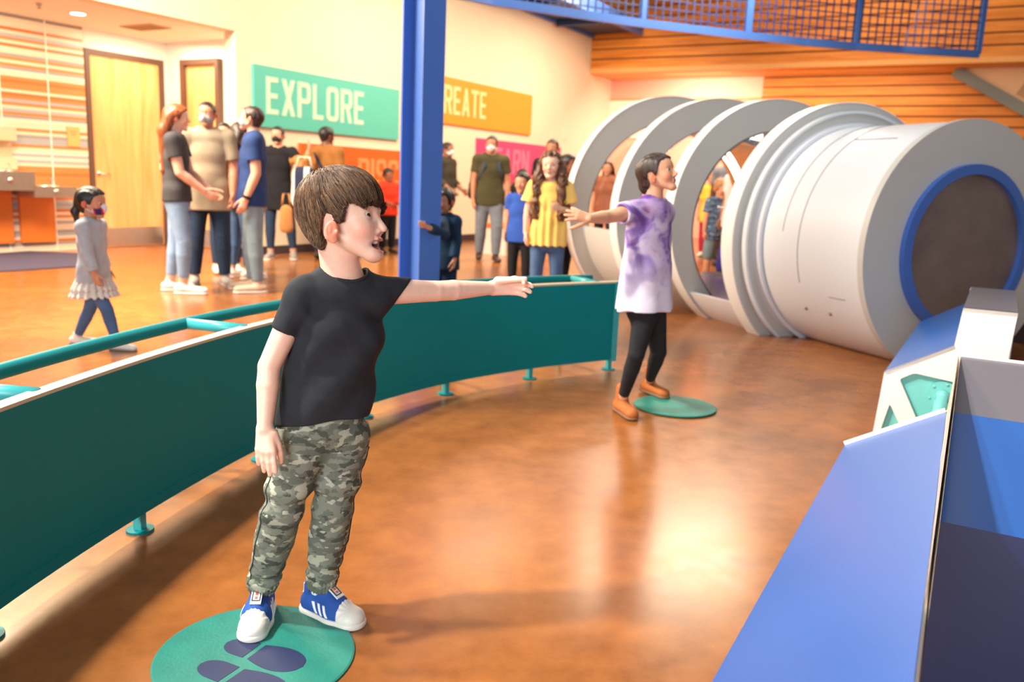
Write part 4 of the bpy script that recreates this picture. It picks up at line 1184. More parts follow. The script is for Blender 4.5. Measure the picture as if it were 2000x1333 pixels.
# web runs along fn, flanges along fx
HC = 5.0
m = MB(); m.box(CB + Z * HC / 2 + fn * .15, fx * .085, fn * .012, Z * HC / 2); m.put('flange', M_BLUE, t)
m = MB(); m.box(CB + Z * HC / 2 - fn * .15, fx * .085, fn * .012, Z * HC / 2); m.put('flange', M_BLUE, t)
m = MB(); m.box(CB + Z * HC / 2, fx * .009, fn * .138, Z * HC / 2); m.put('web', M_BLUE, t)
m = MB(); m.box(CB + Z * .015, fx * .2, fn * .22, Z * .015); m.put('base_plate', M_BLUE, t)

# ------------------------------------------------------------------ curved barrier
M_TEAL = mat('teal_paint', (0, 126, 130), .5, spec=.2, var=.03, vscale=3); M_TEAL2 = mat('teal_paint_light', (60, 168, 170), .35); M_EDGE = mat('panel_core_cream', (204, 190, 162), .6)
ctrl = [V(-1.24, 1.2, 0), V(-1.232, 1.6, 0), V(-1.22, 1.93, 0), V(-1.135, 2.52, 0), V(-.985, 3.16, 0), V(-.82, 3.60, 0), V(-.635, 3.96, 0), V(-.33, 4.40, 0), V(.08, 4.80, 0), V(.38, 5.02, 0), V(.655, 5.20, 0)]
def cr(P, n):
    out = []
    P = [2 * P[0] - P[1]] + P + [2 * P[-1] - P[-2]]
    for i in range(1, len(P) - 2):
        for j in range(n):
            t_ = j / n; a, b, c, d = P[i - 1:i + 3]
            out.append(.5 * ((2 * b) + (c - a) * t_ + (2 * a - 5 * b + 4 * c - d) * t_ ** 2 + (3 * b - a - 3 * c + d) * t_ ** 3))
    out.append(P[-2]); return out
path = cr(ctrl, 6); path = np.array(path)
for _ in range(6): path[1:-1] = path[1:-1] * .5 + (path[:-2] + path[2:]) * .25
tan_ = np.gradient(path, axis=0); tan_ /= np.linalg.norm(tan_, axis=1)[:, None]
nout = np.stack([-tan_[:, 1], tan_[:, 0], 0 * tan_[:, 0]], 1)    # away from the play area (to the left/behind)
def strip(mb, o0, o1, z0, z1, i0=0, i1=None):
    i1 = len(path) if i1 is None else i1
    vs = []; fs = []
    for i in range(i0, i1):
        p = path[i]; n_ = nout[i]
        vs += [p + n_ * o0 + Z * z0, p + n_ * o1 + Z * z0, p + n_ * o1 + Z * z1, p + n_ * o0 + Z * z1]
    for k in range(i1 - i0 - 1):
        for j in range(4): fs.append((4 * k + j, 4 * k + (j + 1) % 4, 4 * (k + 1) + (j + 1) % 4, 4 * (k + 1) + j))
    e = 4 * (i1 - i0 - 1); fs += [(3, 2, 1, 0), (e, e + 1, e + 2, e + 3)]
    mb.add(vs, fs)
bar = empty('curved_barrier', path[30], 'low curved teal barrier with handrail across the floor', 'barrier')
m = MB(); strip(m, 0, .03, .105, .552); m.put('panel', M_TEAL, bar, smooth=False)
m = MB(); strip(m, -.004, .034, .07, .105); m.put('bottom_channel', M_TEAL, bar)
m = MB(); strip(m, .0, .045, .552, .562); m.put('top_edge', M_EDGE, bar)
m = MB(); m.tube([path[i] + nout[i] * .30 + Z * .548 for i in range(0, len(path))], .024, 12); m.put('handrail', M_TEAL, bar, smooth=True)
m = MB(); e_ = len(path) - 1; m.box(path[e_] + nout[e_] * .015 + Z * .31 - tan_[e_] * .02, tan_[e_] * .02, nout[e_] * .022, Z * .25); m.put('end_post', M_TEAL2, bar)
arc = np.concatenate([[0], np.cumsum(np.linalg.norm(np.diff(path, axis=0), axis=1))])
def at_point(p):
    i = np.argmin(np.linalg.norm(path - p, axis=1)); return i
for u_, v_ in ((0, 1245), (302, 1028), (500, 905), (720, 822), (888, 772), (1042, 740), (1197, 718)):
    p = gz(u_, v_); i = at_point(p); b = path[i] + nout[i] * .03
    if u_ == 1197: b = b - tan_[i] * .03
    m = MB(); m.box(b + Z * .05, tan_[i] * .014, nout[i] * .014, Z * .042); lg = m.put('leg', M_TEAL2, bar)
    m = MB(); m.tube([b, b + Z * .008], .042, 20); m.put('foot_plate', M_TEAL, lg)
for u_, v_ in ((425, 925), (612, 842), (908, 750), (1112, 714)):
    p = gz(u_, v_); i = at_point(p); b = path[i] + nout[i] * .30
    m = MB(); m.box(b + Z * .045, tan_[i] * .014, nout[i] * .014, Z * .045); lg = m.put('leg', M_TEAL2, bar); mm_ = MB(); mm_.box(b - nout[i] * .14 + Z * .085, tan_[i] * .012, nout[i] * .14, Z * .012); mm_.put('cross_bar', M_TEAL, bar)
    m = MB(); m.tube([b, b + Z * .008], .042, 20); m.put('foot_plate', M_TEAL, lg)
for u_, v_ in ((5, 762), (395, 632), (745, 560), (1095, 540)):
    p = gz(u_, v_, .55); i = at_point(p)
    m = MB(); m.tube([path[i] + nout[i] * .03 + Z * .548, path[i] + nout[i] * .30 + Z * .548], .022, 12); m.put('strut', M_TEAL2, bar, smooth=True)

# ------------------------------------------------------------------ floor mats with footprints
M_MAT = mat('mat_teal', (24, 120, 106), .55, var=.10, vscale=14, bump=.1, bscale=120); M_FOOT = mat('mat_navy', (24, 38, 78), .6, var=.1, vscale=30)
def circ3(a, b, c):
    A_ = np.array([b - a, c - a])[:, :2] * 2; r_ = np.array([b @ b - a @ a, c @ c - a @ a]); x = np.linalg.solve(A_, r_)
    ce = V(x[0], x[1], 0); return ce, np.linalg.norm((a - ce))
def foot_mat(name, ce, R_, label, feet):
    t = empty(name, ce, label, 'floor mat', None)
    m = MB(); m.tube([ce, ce + Z * .004, ce + Z * .006], [R_, R_, R_ - .004], 64); m.put('disc', M_MAT, t)
    for heel, mid, toe, wd in feet:
        m = MB(); d = nrm(toe - heel); sx = V(-d[1], d[0], 0); L_ = np.linalg.norm(toe - heel)
        def outl(x0, x1, f, n=20):
            up = []; dn = []
            for i in range(n + 1):
                x = x0 + (x1 - x0) * i / n; w_ = f(x); up.append(heel + d * x * L_ + sx * w_ * wd); dn.append(heel + d * x * L_ - sx * w_ * wd)
            return [q * V(1, 1, 0) + Z * .0055 for q in dn + up[::-1]]
        h_ = lambda x: .72 * math.sqrt(max(0, 1 - ((x - .20) / .20) ** 2)) if x < .2 else .72
        f_ = lambda x: (.70 + .30 * math.sin((x - .4) / .3 * math.pi / 2)) if x < .70 else 1.0 * math.sqrt(max(0, 1 - ((x - .70) / .30) ** 2))
        m.prism(outl(0, .34, h_), Z * .0012); m.prism(outl(.40, 1, f_), Z * .0012)
        fp = m.put('footprint', M_FOOT, t)
    return t
a, b, c = gz(560, 1183, .006), gz(692, 1275, .006), gz(300, 1285, .006)
ce, R_ = circ3(a, b, c)
fdir = lambda p0, p1: (gz(*p0, .006), None, gz(*p1, .006), .048)
foot_mat('round_floor_mat', ce, R_, 'round teal floor mat with navy footprints under the boy', [fdir((443, 1256), (592, 1303)), fdir((392, 1297), (560, 1362))])
ce2 = gz(1318, 794, .006); 
R2_ = np.linalg.norm(gz(1399, 800, .006) - ce2)
foot_mat('round_floor_mat', ce2, R2_, 'round teal floor mat under the girl in the tie-dye shirt', [fdir((1330, 790), (1362, 796)), fdir((1322, 802), (1354, 808))][:0] + [(gz(1300, 786, .006), None, gz(1366, 800, .006), .045), (gz(1285, 800, .006), None, gz(1350, 813, .006), .045)])

# ------------------------------------------------------------------ tunnel exhibit
AZ = math.radians(-22.0)
A = V(math.sin(AZ), math.cos(AZ), 0); Bv = V(math.cos(AZ), -math.sin(AZ), 0)
T0 = V(2.56, 5.70, 0)
def tp(s, l, z): return T0 + A * s + Bv * l + Z * z
M_GREY = mat('tunnel_grey', (196, 196, 192), .38, var=.02, vscale=2); M_GREYL = mat('tunnel_light_grey', (222, 226, 232), .34); M_GREYD = mat('tunnel_rim', (228, 228, 226), .35)
tun = empty('tunnel_exhibit', tp(2, .55, 0), 'large grey tunnel exhibit of rings with a round speaker grille at its end', 'exhibit')
def arc(lc, zc, r, n=72, zmin=0.0):
    a0 = math.asin(max(-1, min(1, (zmin - zc) / r)))
    return [(lc + r * math.cos(a), zc + r * math.sin(a)) for a in np.linspace(a0, math.pi - a0, n)]
def annulus(mb, s0, s1, lc, zc, r0, r1, zmin=0.0, n=72, zi=None):
    o = arc(lc, zc, r1, n, zmin); i = arc(lc, (zc if zi is None else zi), r0, n, zmin)
    vs = []; fs = []
    for k in range(n):
        vs += [tp(s0, *o[k]), tp(s0, *i[k]), tp(s1, *i[k]), tp(s1, *o[k])]
    for k in range(n - 1):
        for j in range(4): fs.append((4 * k + j, 4 * k + (j + 1) % 4, 4 * (k + 1) + (j + 1) % 4, 4 * (k + 1) + j))
    fs += [(3, 2, 1, 0), tuple(4 * (n - 1) + j for j in range(4))]
    mb.add(vs, fs)
def ring_part(name, s0, s1, lc, zc, r0, r1, m, zmin=0.0, zi=None, sm=False):
    mb = MB(); annulus(mb, s0, s1, lc, zc, r0, r1, zmin, zi=zi); o_ = mb.put(name, m, tun, smooth=True); o_.data.set_sharp_from_angle(angle=math.radians(32)); return o_
LC = .552
ring_part('drum', 0.02, 1.17, .56, .80, .862, .872, M_GREYL, sm=False)
ring_part('drum_front', -.03, 0.02, .56, .80, .57, .885, M_GREY)
ring_part('drum_shoulder', 1.02, 1.17, .555, .80, .872, .90, M_GREYL)
ring_part('flange_inner', 1.10, 1.20, .585, .795, .86, 1.0, M_GREY)
ring_part('flange_bead', 1.085, 1.13, .585, .795, .985, 1.005, M_GREYL)
ring_part('flange', 1.17, 1.30, .60, .787, .86, 1.078, M_GREY)
ring_part('flange_rim', 1.165, 1.31, .60, .787, 1.078, 1.086, M_GREYD)
for s0, r_, lc_, zc_ in ((2.0, 1.07, .552, .876), (2.85, 1.134, .544, .877), (3.75, 1.206, .549, .893)):
    rg = ring_part('ring', s0, s0 + .13, lc_, zc_, r_ - .215, r_, M_GREY, zi=zc_ - .06)
    mb = MB(); annulus(mb, s0 - .004, s0 + .134, lc_, zc_, r_, r_ + .007); mb.put('ring_rim', M_GREYD, rg, smooth=True).data.set_sharp_from_angle(angle=.5)
    mb = MB(); annulus(mb, s0 - .003, s0 + .133, lc_, zc_ - .06, r_ - .222, r_ - .213); mb.put('inner_trim', mat('trim_dark', (70, 66, 64), .5), rg)
# end face grille
def grille_nodes(nt, tc, b):
    cs = []
    for vec in (Bv, Z):
        dp = N(nt, 'ShaderNodeVectorMath', operation='DOT_PRODUCT'); dp.inputs[1].default_value = tuple(vec); nt.links.new(tc.outputs['Object'], dp.inputs[0])
        mu = N(nt, 'ShaderNodeMath', operation='MULTIPLY'); mu.inputs[1].default_value = 2 * math.pi / .021; nt.links.new(dp.outputs['Value'], mu.inputs[0])
        c_ = N(nt, 'ShaderNodeMath', operation='COSINE'); nt.links.new(mu.outputs[0], c_.inputs[0]); cs.append(c_)
    v = N(nt, 'ShaderNodeMath', operation='MULTIPLY'); nt.links.new(cs[0].outputs[0], v.inputs[0]); nt.links.new(cs[1].outputs[0], v.inputs[1])
    n = N(nt, 'ShaderNodeTexNoise', Scale=3.0, Detail=4.0); nt.links.new(tc.outputs['Object'], n.inputs['Vector'])
    base = ramp(nt, n.outputs['Fac'], [(.3, (140, 124, 118)), (.7, (168, 152, 146))])
    hole = ramp(nt, v.outputs[0], [(.25, (255, 255, 255)), (.45, (60, 54, 58))])
    m = N(nt, 'ShaderNodeMixRGB', blend_type='MULTIPLY'); m.inputs['Fac'].default_value = 1.0
    nt.links.new(base, m.inputs['Color1']); nt.links.new(hole, m.inputs['Color2'])
    b.inputs['Metallic'].default_value = 0.5
    return m.outputs['Color']
M_GRILLE = ramp_mat('perforated_metal', grille_nodes, 0.4, 0.5)
def full_ring(mb, s0, s1, lc, zc, r0, r1, n=72):
    vs = []; fs = []
    for k in range(n):
        a_ = 2 * math.pi * k / n; c_, s_ = math.cos(a_), math.sin(a_)
        vs += [tp(s0, lc + r1 * c_, zc + r1 * s_), tp(s0, lc + r0 * c_, zc + r0 * s_), tp(s1, lc + r0 * c_, zc + r0 * s_), tp(s1, lc + r1 * c_, zc + r1 * s_)]
    for k in range(n):
        k2 = (k + 1) % n
        for j in range(4): fs.append((4 * k + j, 4 * k + (j + 1) % 4, 4 * k2 + (j + 1) % 4, 4 * k2 + j))
    mb.add(vs, fs)
GL, GZ_ = .566, .805
mb = MB(); full_ring(mb, -.07, 0.0, GL, GZ_, .513, .582); mb.put('grille_ring', M_BLUE, tun)
mb = MB(); pts = [tp(-.035, GL + .52 * math.cos(2 * math.pi * k / 64), GZ_ + .52 * math.sin(2 * math.pi * k / 64)) for k in range(64)]; mb.prism(pts, A * .02); mb.put('speaker_grille', M_GRILLE, tun)
# seams and small fixings on the drum
M_SEAM = mat('seam_grey', (128, 132, 138), .5)
for s_, a0, a1 in ((.80, 10, 176), (.62, 95, 200)):
    mb = MB(); mb.tube([tp(s_, .56 + .873 * math.cos(math.radians(a)), .80 + .873 * math.sin(math.radians(a))) for a in np.linspace(a0, a1, 40) if .80 + .873 * math.sin(math.radians(a)) > .01], .003, 6); mb.put('panel_seam', M_SEAM, tun)
for s0, s1, a in ((.22, .62, 122), (.18, .34, 205)):
    mb = MB(); mb.tube([tp(s0, .56 + .873 * math.cos(math.radians(a)), .80 + .873 * math.sin(math.radians(a))), tp(s1, .56 + .873 * math.cos(math.radians(a)), .80 + .873 * math.sin(math.radians(a)))], .003, 6); mb.put('panel_seam', M_SEAM, tun)
for u_, v_ in ((1575, 603), (1622, 614)):
    r0_ = ray(u_, v_)
    # hit the drum cylinder
    ts = np.linspace(3, 9, 6000); P_ = CAM + np.outer(ts, r0_); l_ = (P_ - T0) @ Bv - .56; z_ = P_[:, 2] - .80
    h_ = P_[np.argmax(l_ ** 2 + z_ ** 2 < .874 ** 2)]
    mb = MB(); mb.sphere(h_, .013, 6); mb.put('bolt', mat('bolt_brass', (150, 122, 80), .4, .6), tun, smooth=True)
# plinth panels between the rings, clear tube, tunnel floor, light strips
def chord(r, zc, z): return math.sqrt(max(0, r * r - (z - zc) ** 2))
for s0, s1, zt, r_ in ((1.30, 2.0, .24, 1.04), (2.13, 2.85, .70, 1.0), (2.98, 3.75, .70, 1.05)):
    mb = MB(); n_ = 14
    P_ = [(.55 - chord(r_, .86, z), z) for z in np.linspace(0.0, zt, n_)]
    vs = []; fs = []
    for l_, z_ in P_: vs += [tp(s0, l_, z_), tp(s1, l_, z_), tp(s1, l_ + .05, z_), tp(s0, l_ + .05, z_)]
    for k in range(n_ - 1):
        for j in range(4): fs.append((4 * k + j, 4 * k + (j + 1) % 4, 4 * (k + 1) + (j + 1) % 4, 4 * (k + 1) + j))
    fs += [(3, 2, 1, 0), tuple(4 * (n_ - 1) + j for j in range(4))]
    mb.add(vs, fs); mb.put('side_panel', M_GREY if zt > .5 else M_GREYL, tun)
mb = MB(); mb.box(tp(2.55, .55, .20), A * 1.24, Bv * .62, Z * .012); mb.put('walkway', mat('tunnel_floor', (96, 78, 104), .25), tun)
def glass_nodes(nt, tc, b):
    out = nt.nodes['Material Output']; tr = N(nt, 'ShaderNodeBsdfTransparent'); tr.inputs['Color'].default_value = (.95, .95, .95, 1)
    gl = N(nt, 'ShaderNodeBsdfGlossy'); gl.inputs['Roughness'].default_value = .05
    fr = N(nt, 'ShaderNodeFresnel', IOR=1.35); mx = N(nt, 'ShaderNodeMixShader')
    nt.links.new(fr.outputs[0], mx.inputs[0]); nt.links.new(tr.outputs[0], mx.inputs[1]); nt.links.new(gl.outputs[0], mx.inputs[2]); nt.links.new(mx.outputs[0], out.inputs['Surface'])
    return None
M_CLEAR = ramp_mat('clear_acrylic', glass_nodes)
mb = MB(); n_ = 60; vs = []; fs = []
for k, a in enumerate(np.linspace(math.radians(-30), math.radians(210), n_)):
    vs += [tp(1.30, .55 + .84 * math.cos(a), .82 + .84 * math.sin(a)), tp(3.8, .55 + .90 * math.cos(a), .83 + .90 * math.sin(a))]
for k in range(n_ - 1): fs.append((2 * k, 2 * k + 1, 2 * k + 3, 2 * k + 2))
mb.add(vs, fs); mb.put('clear_tube', M_CLEAR, tun, smooth=True)
M_STRIP = emit('led_strip', (255, 244, 236), 9)
for s_, r_, a0, a1 in ((2.9, .90, 53, 70), (3.62, .87, 24, 51), (3.62, .97, 73, 79)):
    mb = MB(); mb.tube([tp(s_, .55 + r_ * math.cos(math.radians(a)), .82 + r_ * math.sin(math.radians(a))) for a in np.linspace(a0, a1, 14)], .016, 8); mb.put('light_strip', M_STRIP, tun, smooth=True)

# ------------------------------------------------------------------ faceted blue units at right
FS = V(math.sin(math.radians(29.5)), math.cos(math.radians(29.5)), 0); FQ = V(math.cos(math.radians(29.5)), -math.sin(math.radians(29.5)), 0)
F0 = V(1.705, 3.826, 0)
def fp(s, l, z): return F0 + FS * s + FQ * l + Z * z
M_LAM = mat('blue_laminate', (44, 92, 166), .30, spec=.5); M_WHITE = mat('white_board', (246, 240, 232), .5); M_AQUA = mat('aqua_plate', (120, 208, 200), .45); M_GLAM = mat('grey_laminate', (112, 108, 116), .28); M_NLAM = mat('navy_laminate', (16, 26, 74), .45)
def slab(poly, th, mats, name, parent, n_hint):
    """thin board with laminate face and pale core edge: core slightly below"""
    n_ = nrm(np.cross(poly[1] - poly[0], poly[2] - poly[1]))
    if n_ @ n_hint < 0: n_ = -n_
    m = MB(); m.prism([q - n_ * th for q in poly], n_ * (th - .002)); c = m.put(name, mats[1], parent)
    m = MB(); m.prism([q - n_ * .002 for q in poly], n_ * .002); m.put('laminate_face', mats[0], c)
    return c
def unit(ds, length, label, near):
    t = empty('faceted_bench', fp(ds - length / 2 if near else ds + .5, .3, 0), label, 'bench', None)
    s0, s1 = (ds - length, ds) if near else (ds, ds + length)
    a, b, c, d_ = (.02, .351), (.289, .513), (.303, .683), (.51, .683)
    wq = [fp(s0, *a), fp(s1, *a), fp(s1, *b), fp(s0, *b)]
    if near:
        a1_, b1_, b0_, a0_ = gz(1650, 870, .340), gz(1848, 805, .502), gz(1785, 1333, .50), gz(1390, 1333, .36)
        wq = [a1_ + (a0_ - a1_) * 1.25, a1_, b1_, b1_ + (b0_ - b1_) * 1.25]
    if near:
        pn_ = np.cross(b1_ - a1_, a0_ - a1_)
        b0_ = pl(1785, 1333, a1_, pn_); wq = [a1_ + (a0_ - a1_) * 1.25, a1_, b1_, b1_ + (b0_ - b1_) * 1.25]
        ed_ = MB(); n2_ = nrm(pn_); n2_ = n2_ if n2_[2] > 0 else -n2_
        ed_.box((a1_ + b1_) / 2 + n2_ * .004 + FS * .006, (b1_ - a1_) / 2, FS * .006, n2_ * .007); ed_.put('white_edge', M_WHITE, t)
        ed_ = MB(); ed_.box(fp(ds + .006, .65, .675), FQ * .305, FS * .006, Z * .012); ed_.put('white_edge', M_WHITE, t)
    slab(wq, .012 if near else .018, (M_LAM, M_WHITE), 'wing_panel', t, Z)
    # end plate with cut-outs, faces the camera on the far unit
    return t, s0, s1, (a, b, c, d_)
t, s0, s1, (a, b, c, d_) = unit(0.0, 1.9, 'far white and blue faceted bench with aqua cut-out end plate', False)
pe = 0.0
m = MB()
def plate_tri(P): m.prism([fp(pe, *q) for q in P], FS * .018)
def holed_plate(outer, holes, thick):
    cu_ = bpy.data.curves.new('tmp', 'CURVE'); cu_.dimensions = '2D'; cu_.fill_mode = 'BOTH'; cu_.extrude = thick / 2
    for L_ in [outer] + holes:
        sp = cu_.splines.new('POLY'); sp.points.add(len(L_) - 1); sp.use_cyclic_u = True
        for p_, q_ in zip(sp.points, L_): p_.co = (q_[0], q_[1], 0, 1)
    o_ = bpy.data.objects.new('tmp', cu_); COL.objects.link(o_)
    me_ = bpy.data.meshes.new_from_object(o_.evaluated_get(bpy.context.evaluated_depsgraph_get()))
    vs_ = [v_.co.copy() for v_ in me_.vertices]; fs_ = [tuple(p_.vertices) for p_ in me_.polygons]
    bpy.data.objects.remove(o_); bpy.data.curves.remove(cu_); bpy.data.meshes.remove(me_)
    return vs_, fs_
def rounded(P, r, n=5):
    out = []; P = [np.array(p) for p in P]
    for i in range(len(P)):
        a_, b_, c_ = P[i - 1], P[i], P[(i + 1) % len(P)]
        u_ = nrm(a_ - b_); w_ = nrm(c_ - b_); s_ = b_ + u_ * r; e_ = b_ + w_ * r
        for k in range(n + 1):
            t_ = k / n; out.append(tuple((1 - t_) ** 2 * s_ + 2 * t_ * (1 - t_) * b_ + t_ ** 2 * e_))
    return out
outer = [(0.0, 0.0), (.012, .20), a, b, c, d_, (.50, .47), (.50, 0.0)]
h1 = rounded([(.087, .328), (.145, .365), (.335, .345), (.335, .03), (.245, .03)], .014)
h2 = rounded([(.060, .206), (.150, .05), (.030, .05)], .012)
vs_, fs_ = holed_plate(outer, [h1, h2], .018)
put('end_plate', ([fp(v_[2] + .009, v_[0], v_[1]) for v_ in vs_], fs_), M_WHITE, t)
m = MB(); m.prism([fp(.03, .02, .0), fp(.03, .40, .0), fp(.03, .40, .40), fp(.03, .03, .345)], FS * .01); m.put('backing_plate', M_AQUA, t)
m = MB(); m.tube([fp(.03, .272, .275), fp(-.03, .272, .275)], .030, 20); m.tube([fp(-.01, .272, .285), fp(-.03, .262, .10), fp(-.03, .262, 0)], .029, 16); m.put('pipe', M_AQUA, t, smooth=True)
m = MB(); m.tube([fp(.03, .272, .275), fp(.012, .272, .275)], .068, 28); pf = m.put('pipe_flange', M_AQUA, t)
for k in range(6):
    a_ = k * math.pi / 3 + .3
    m = MB(); m.sphere(fp(.012, .272 + .055 * math.cos(a_), .275 + .055 * math.sin(a_)), .007, 6); m.put('bolt', M_AQUA, pf, smooth=True)
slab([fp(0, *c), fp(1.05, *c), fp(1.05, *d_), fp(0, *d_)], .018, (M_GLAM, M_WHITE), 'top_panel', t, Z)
slab([fp(0.02, .508, 0), fp(1.05, .508, 0), fp(1.05, .508, .664), fp(0.02, .508, .664)], .018, (M_LAM, M_WHITE), 'side_panel', t, FQ)
slab([fp(0.02, *b), fp(1.9, *b), fp(1.05, *c), fp(0.02, *c)], .012, (M_LAM, M_WHITE), 'riser_panel', t, -FQ)
slab([fp(1.05, *c), fp(1.9, .289, .5), fp(1.9, .51, .4), fp(1.05, *d_)], .018, (M_LAM, M_WHITE), 'slope_panel', t, Z)
slab([fp(0.02, 0, 0), fp(1.9, 0, 0), fp(1.9, *a), fp(0.02, *a)], .015, (M_LAM, M_WHITE), 'skirt_panel', t, -FQ)
for k in range(4):
    m = MB(); m.sphere(fp(.12 + .2 * k, .298, .56), .008, 6); m.put('bolt', M_STEEL, t, smooth=True)
DS = -1.30
t, s0, s1, (a, b, c, d_) = unit(DS, 2.5, 'near blue faceted bench with white board edges at the right picture edge', True)
p1 = gz(1858, 805, .60); sb = float((p1 - F0) @ FS)
p2 = gz(1823, 1017, .40)
# body: flat top, sloping face, steep face towards the camera
E1 = [fp(DS, .345, .68), fp(DS, .95, .66)]
B1 = [gz(1858, 805, .585), gz(2140, 852, .585)]
B2 = [gz(1824, 1016, .44), gz(2140, 1112, .44)]
B3 = [gz(1783, 1350, .02), gz(2180, 1420, .02)]
def quad(name, P, m_, hint):
    return slab([np.asarray(q, float) for q in P], .018, (m_, m_), name, t, hint)
WB = .66
E1[1] = E1[0] + FQ * WB
for B_ in (B1, B2, B3): B_[1] = B_[0] + FQ * WB
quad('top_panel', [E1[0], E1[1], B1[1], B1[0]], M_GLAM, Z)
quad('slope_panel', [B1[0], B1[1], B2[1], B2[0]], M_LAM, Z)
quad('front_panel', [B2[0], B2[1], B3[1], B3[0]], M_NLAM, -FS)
m = MB(); m.prism([E1[1], B1[1], B2[1], B3[1], V(E1[1][0], E1[1][1], 0)], -FQ * .015); m.put('side_panel', M_LAM, t)
b1_ = gz(1848, 805, .50); b0_ = gz(1785, 1333, .50); b0_ = b1_ + (b0_ - b1_) * 1.1
m = MB(); m.prism([b1_ - Z * .012, E1[0] - Z * .001 - FQ * .007, B1[0] - Z * .001 - FQ * .007, B2[0] - Z * .001 - FQ * .007, b0_ - Z * .02], FQ * .0065); m.put('riser_panel', mat('seam_strip', (206, 190, 172), .35), t)
m = MB(); m.prism([fp(DS + .004, .06, 0), fp(DS + .004, .06, .335), fp(DS + .004, .327, .49), fp(DS + .004, .343, .67), fp(DS + .004, .343 + WB, .67), fp(DS + .004, .343 + WB, 0)], -FS * .015); m.put('end_plate', M_WHITE, t)
for u_, v_ in ((1861, 770), (1851, 805), (1845, 852), (1828, 962)):
    q = pl(u_, v_, fp(0, .333, 0), FQ); m = MB(); m.sphere(q, .006, 6); m.put('bolt', M_STEEL, t, smooth=True)
# low red bench glimpsed at the right edge
p = gz(2010, 672)
t = empty('low_bench', p, 'low dark red bench glimpsed at the right picture edge behind the white block', 'bench')
m = MB(); m.box(p + V(.35, .2, .33), V(.5, 0, 0), V(0, .2, 0), V(0, 0, .06)); m.put('seat', mat('red_vinyl', (150, 70, 66), .4), t)
m = MB(); m.box(p + V(.35, .2, .135), V(.47, 0, 0), V(0, .17, 0), V(0, 0, .135)); m.put('base', mat('bench_base', (60, 44, 44), .6), t)
# ------------------------------------------------------------------ everyone
boy()

def tiedye(nt, tc, b):
    n1 = N(nt, 'ShaderNodeTexNoise', Scale=7.5, Detail=2.0, Distortion=1.2); n2 = N(nt, 'ShaderNodeTexNoise', Scale=4.5, Detail=1.0)
    mp = N(nt, 'ShaderNodeMapping'); mp.inputs['Location'].default_value = (4.2, 1.3, 2.2); nt.links.new(tc.outputs['Object'], mp.inputs['Vector'])
    nt.links.new(mp.outputs['Vector'], n1.inputs['Vector']); nt.links.new(tc.outputs['Object'], n2.inputs['Vector'])
    c = ramp(nt, n1.outputs['Fac'], [(.28, (122, 84, 160)), (.40, (156, 132, 200)), (.50, (214, 204, 232)), (.60, (226, 216, 236)), (.70, (176, 128, 170)), (.80, (138, 88, 130))])
    d = ramp(nt, n2.outputs['Fac'], [(.42, (255, 255, 255)), (.62, (206, 184, 214))])
    m = N(nt, 'ShaderNodeMixRGB', blend_type='MULTIPLY'); m.inputs['Fac'].default_value = 1; nt.links.new(c, m.inputs['Color1']); nt.links.new(d, m.inputs['Color2'])
    sx = N(nt, 'ShaderNodeSeparateXYZ'); nt.links.new(tc.outputs['Object'], sx.inputs['Vector'])
    r = N(nt, 'ShaderNodeMapRange'); r.inputs['From Min'].default_value = .58; r.inputs['From Max'].default_value = .84; nt.links.new(sx.outputs['Z'], r.inputs['Value'])
    m2 = N(nt, 'ShaderNodeMixRGB'); m2.inputs['Color1'].default_value = lin((224, 220, 240)); nt.links.new(r.outputs['Result'], m2.inputs['Fac']); nt.links.new(m.outputs['Color'], m2.inputs['Color2'])
    return m2.outputs['Color']
M_TIE = ramp_mat('tie_dye_cloth', tiedye, .85, .2)
M_LEG = cloth('black_leggings', (36, 38, 42), .1, 30, .05, 40)
M_BOOT = mat('tan_suede', (168, 92, 36), .8, var=.15, vscale=12, bump=.1)
M_BSOLE = mat('boot_sole', (120, 84, 58), .7)
JG = lambda u_, v_, d=0.0: gy(u_, v_, 4.12 + d)
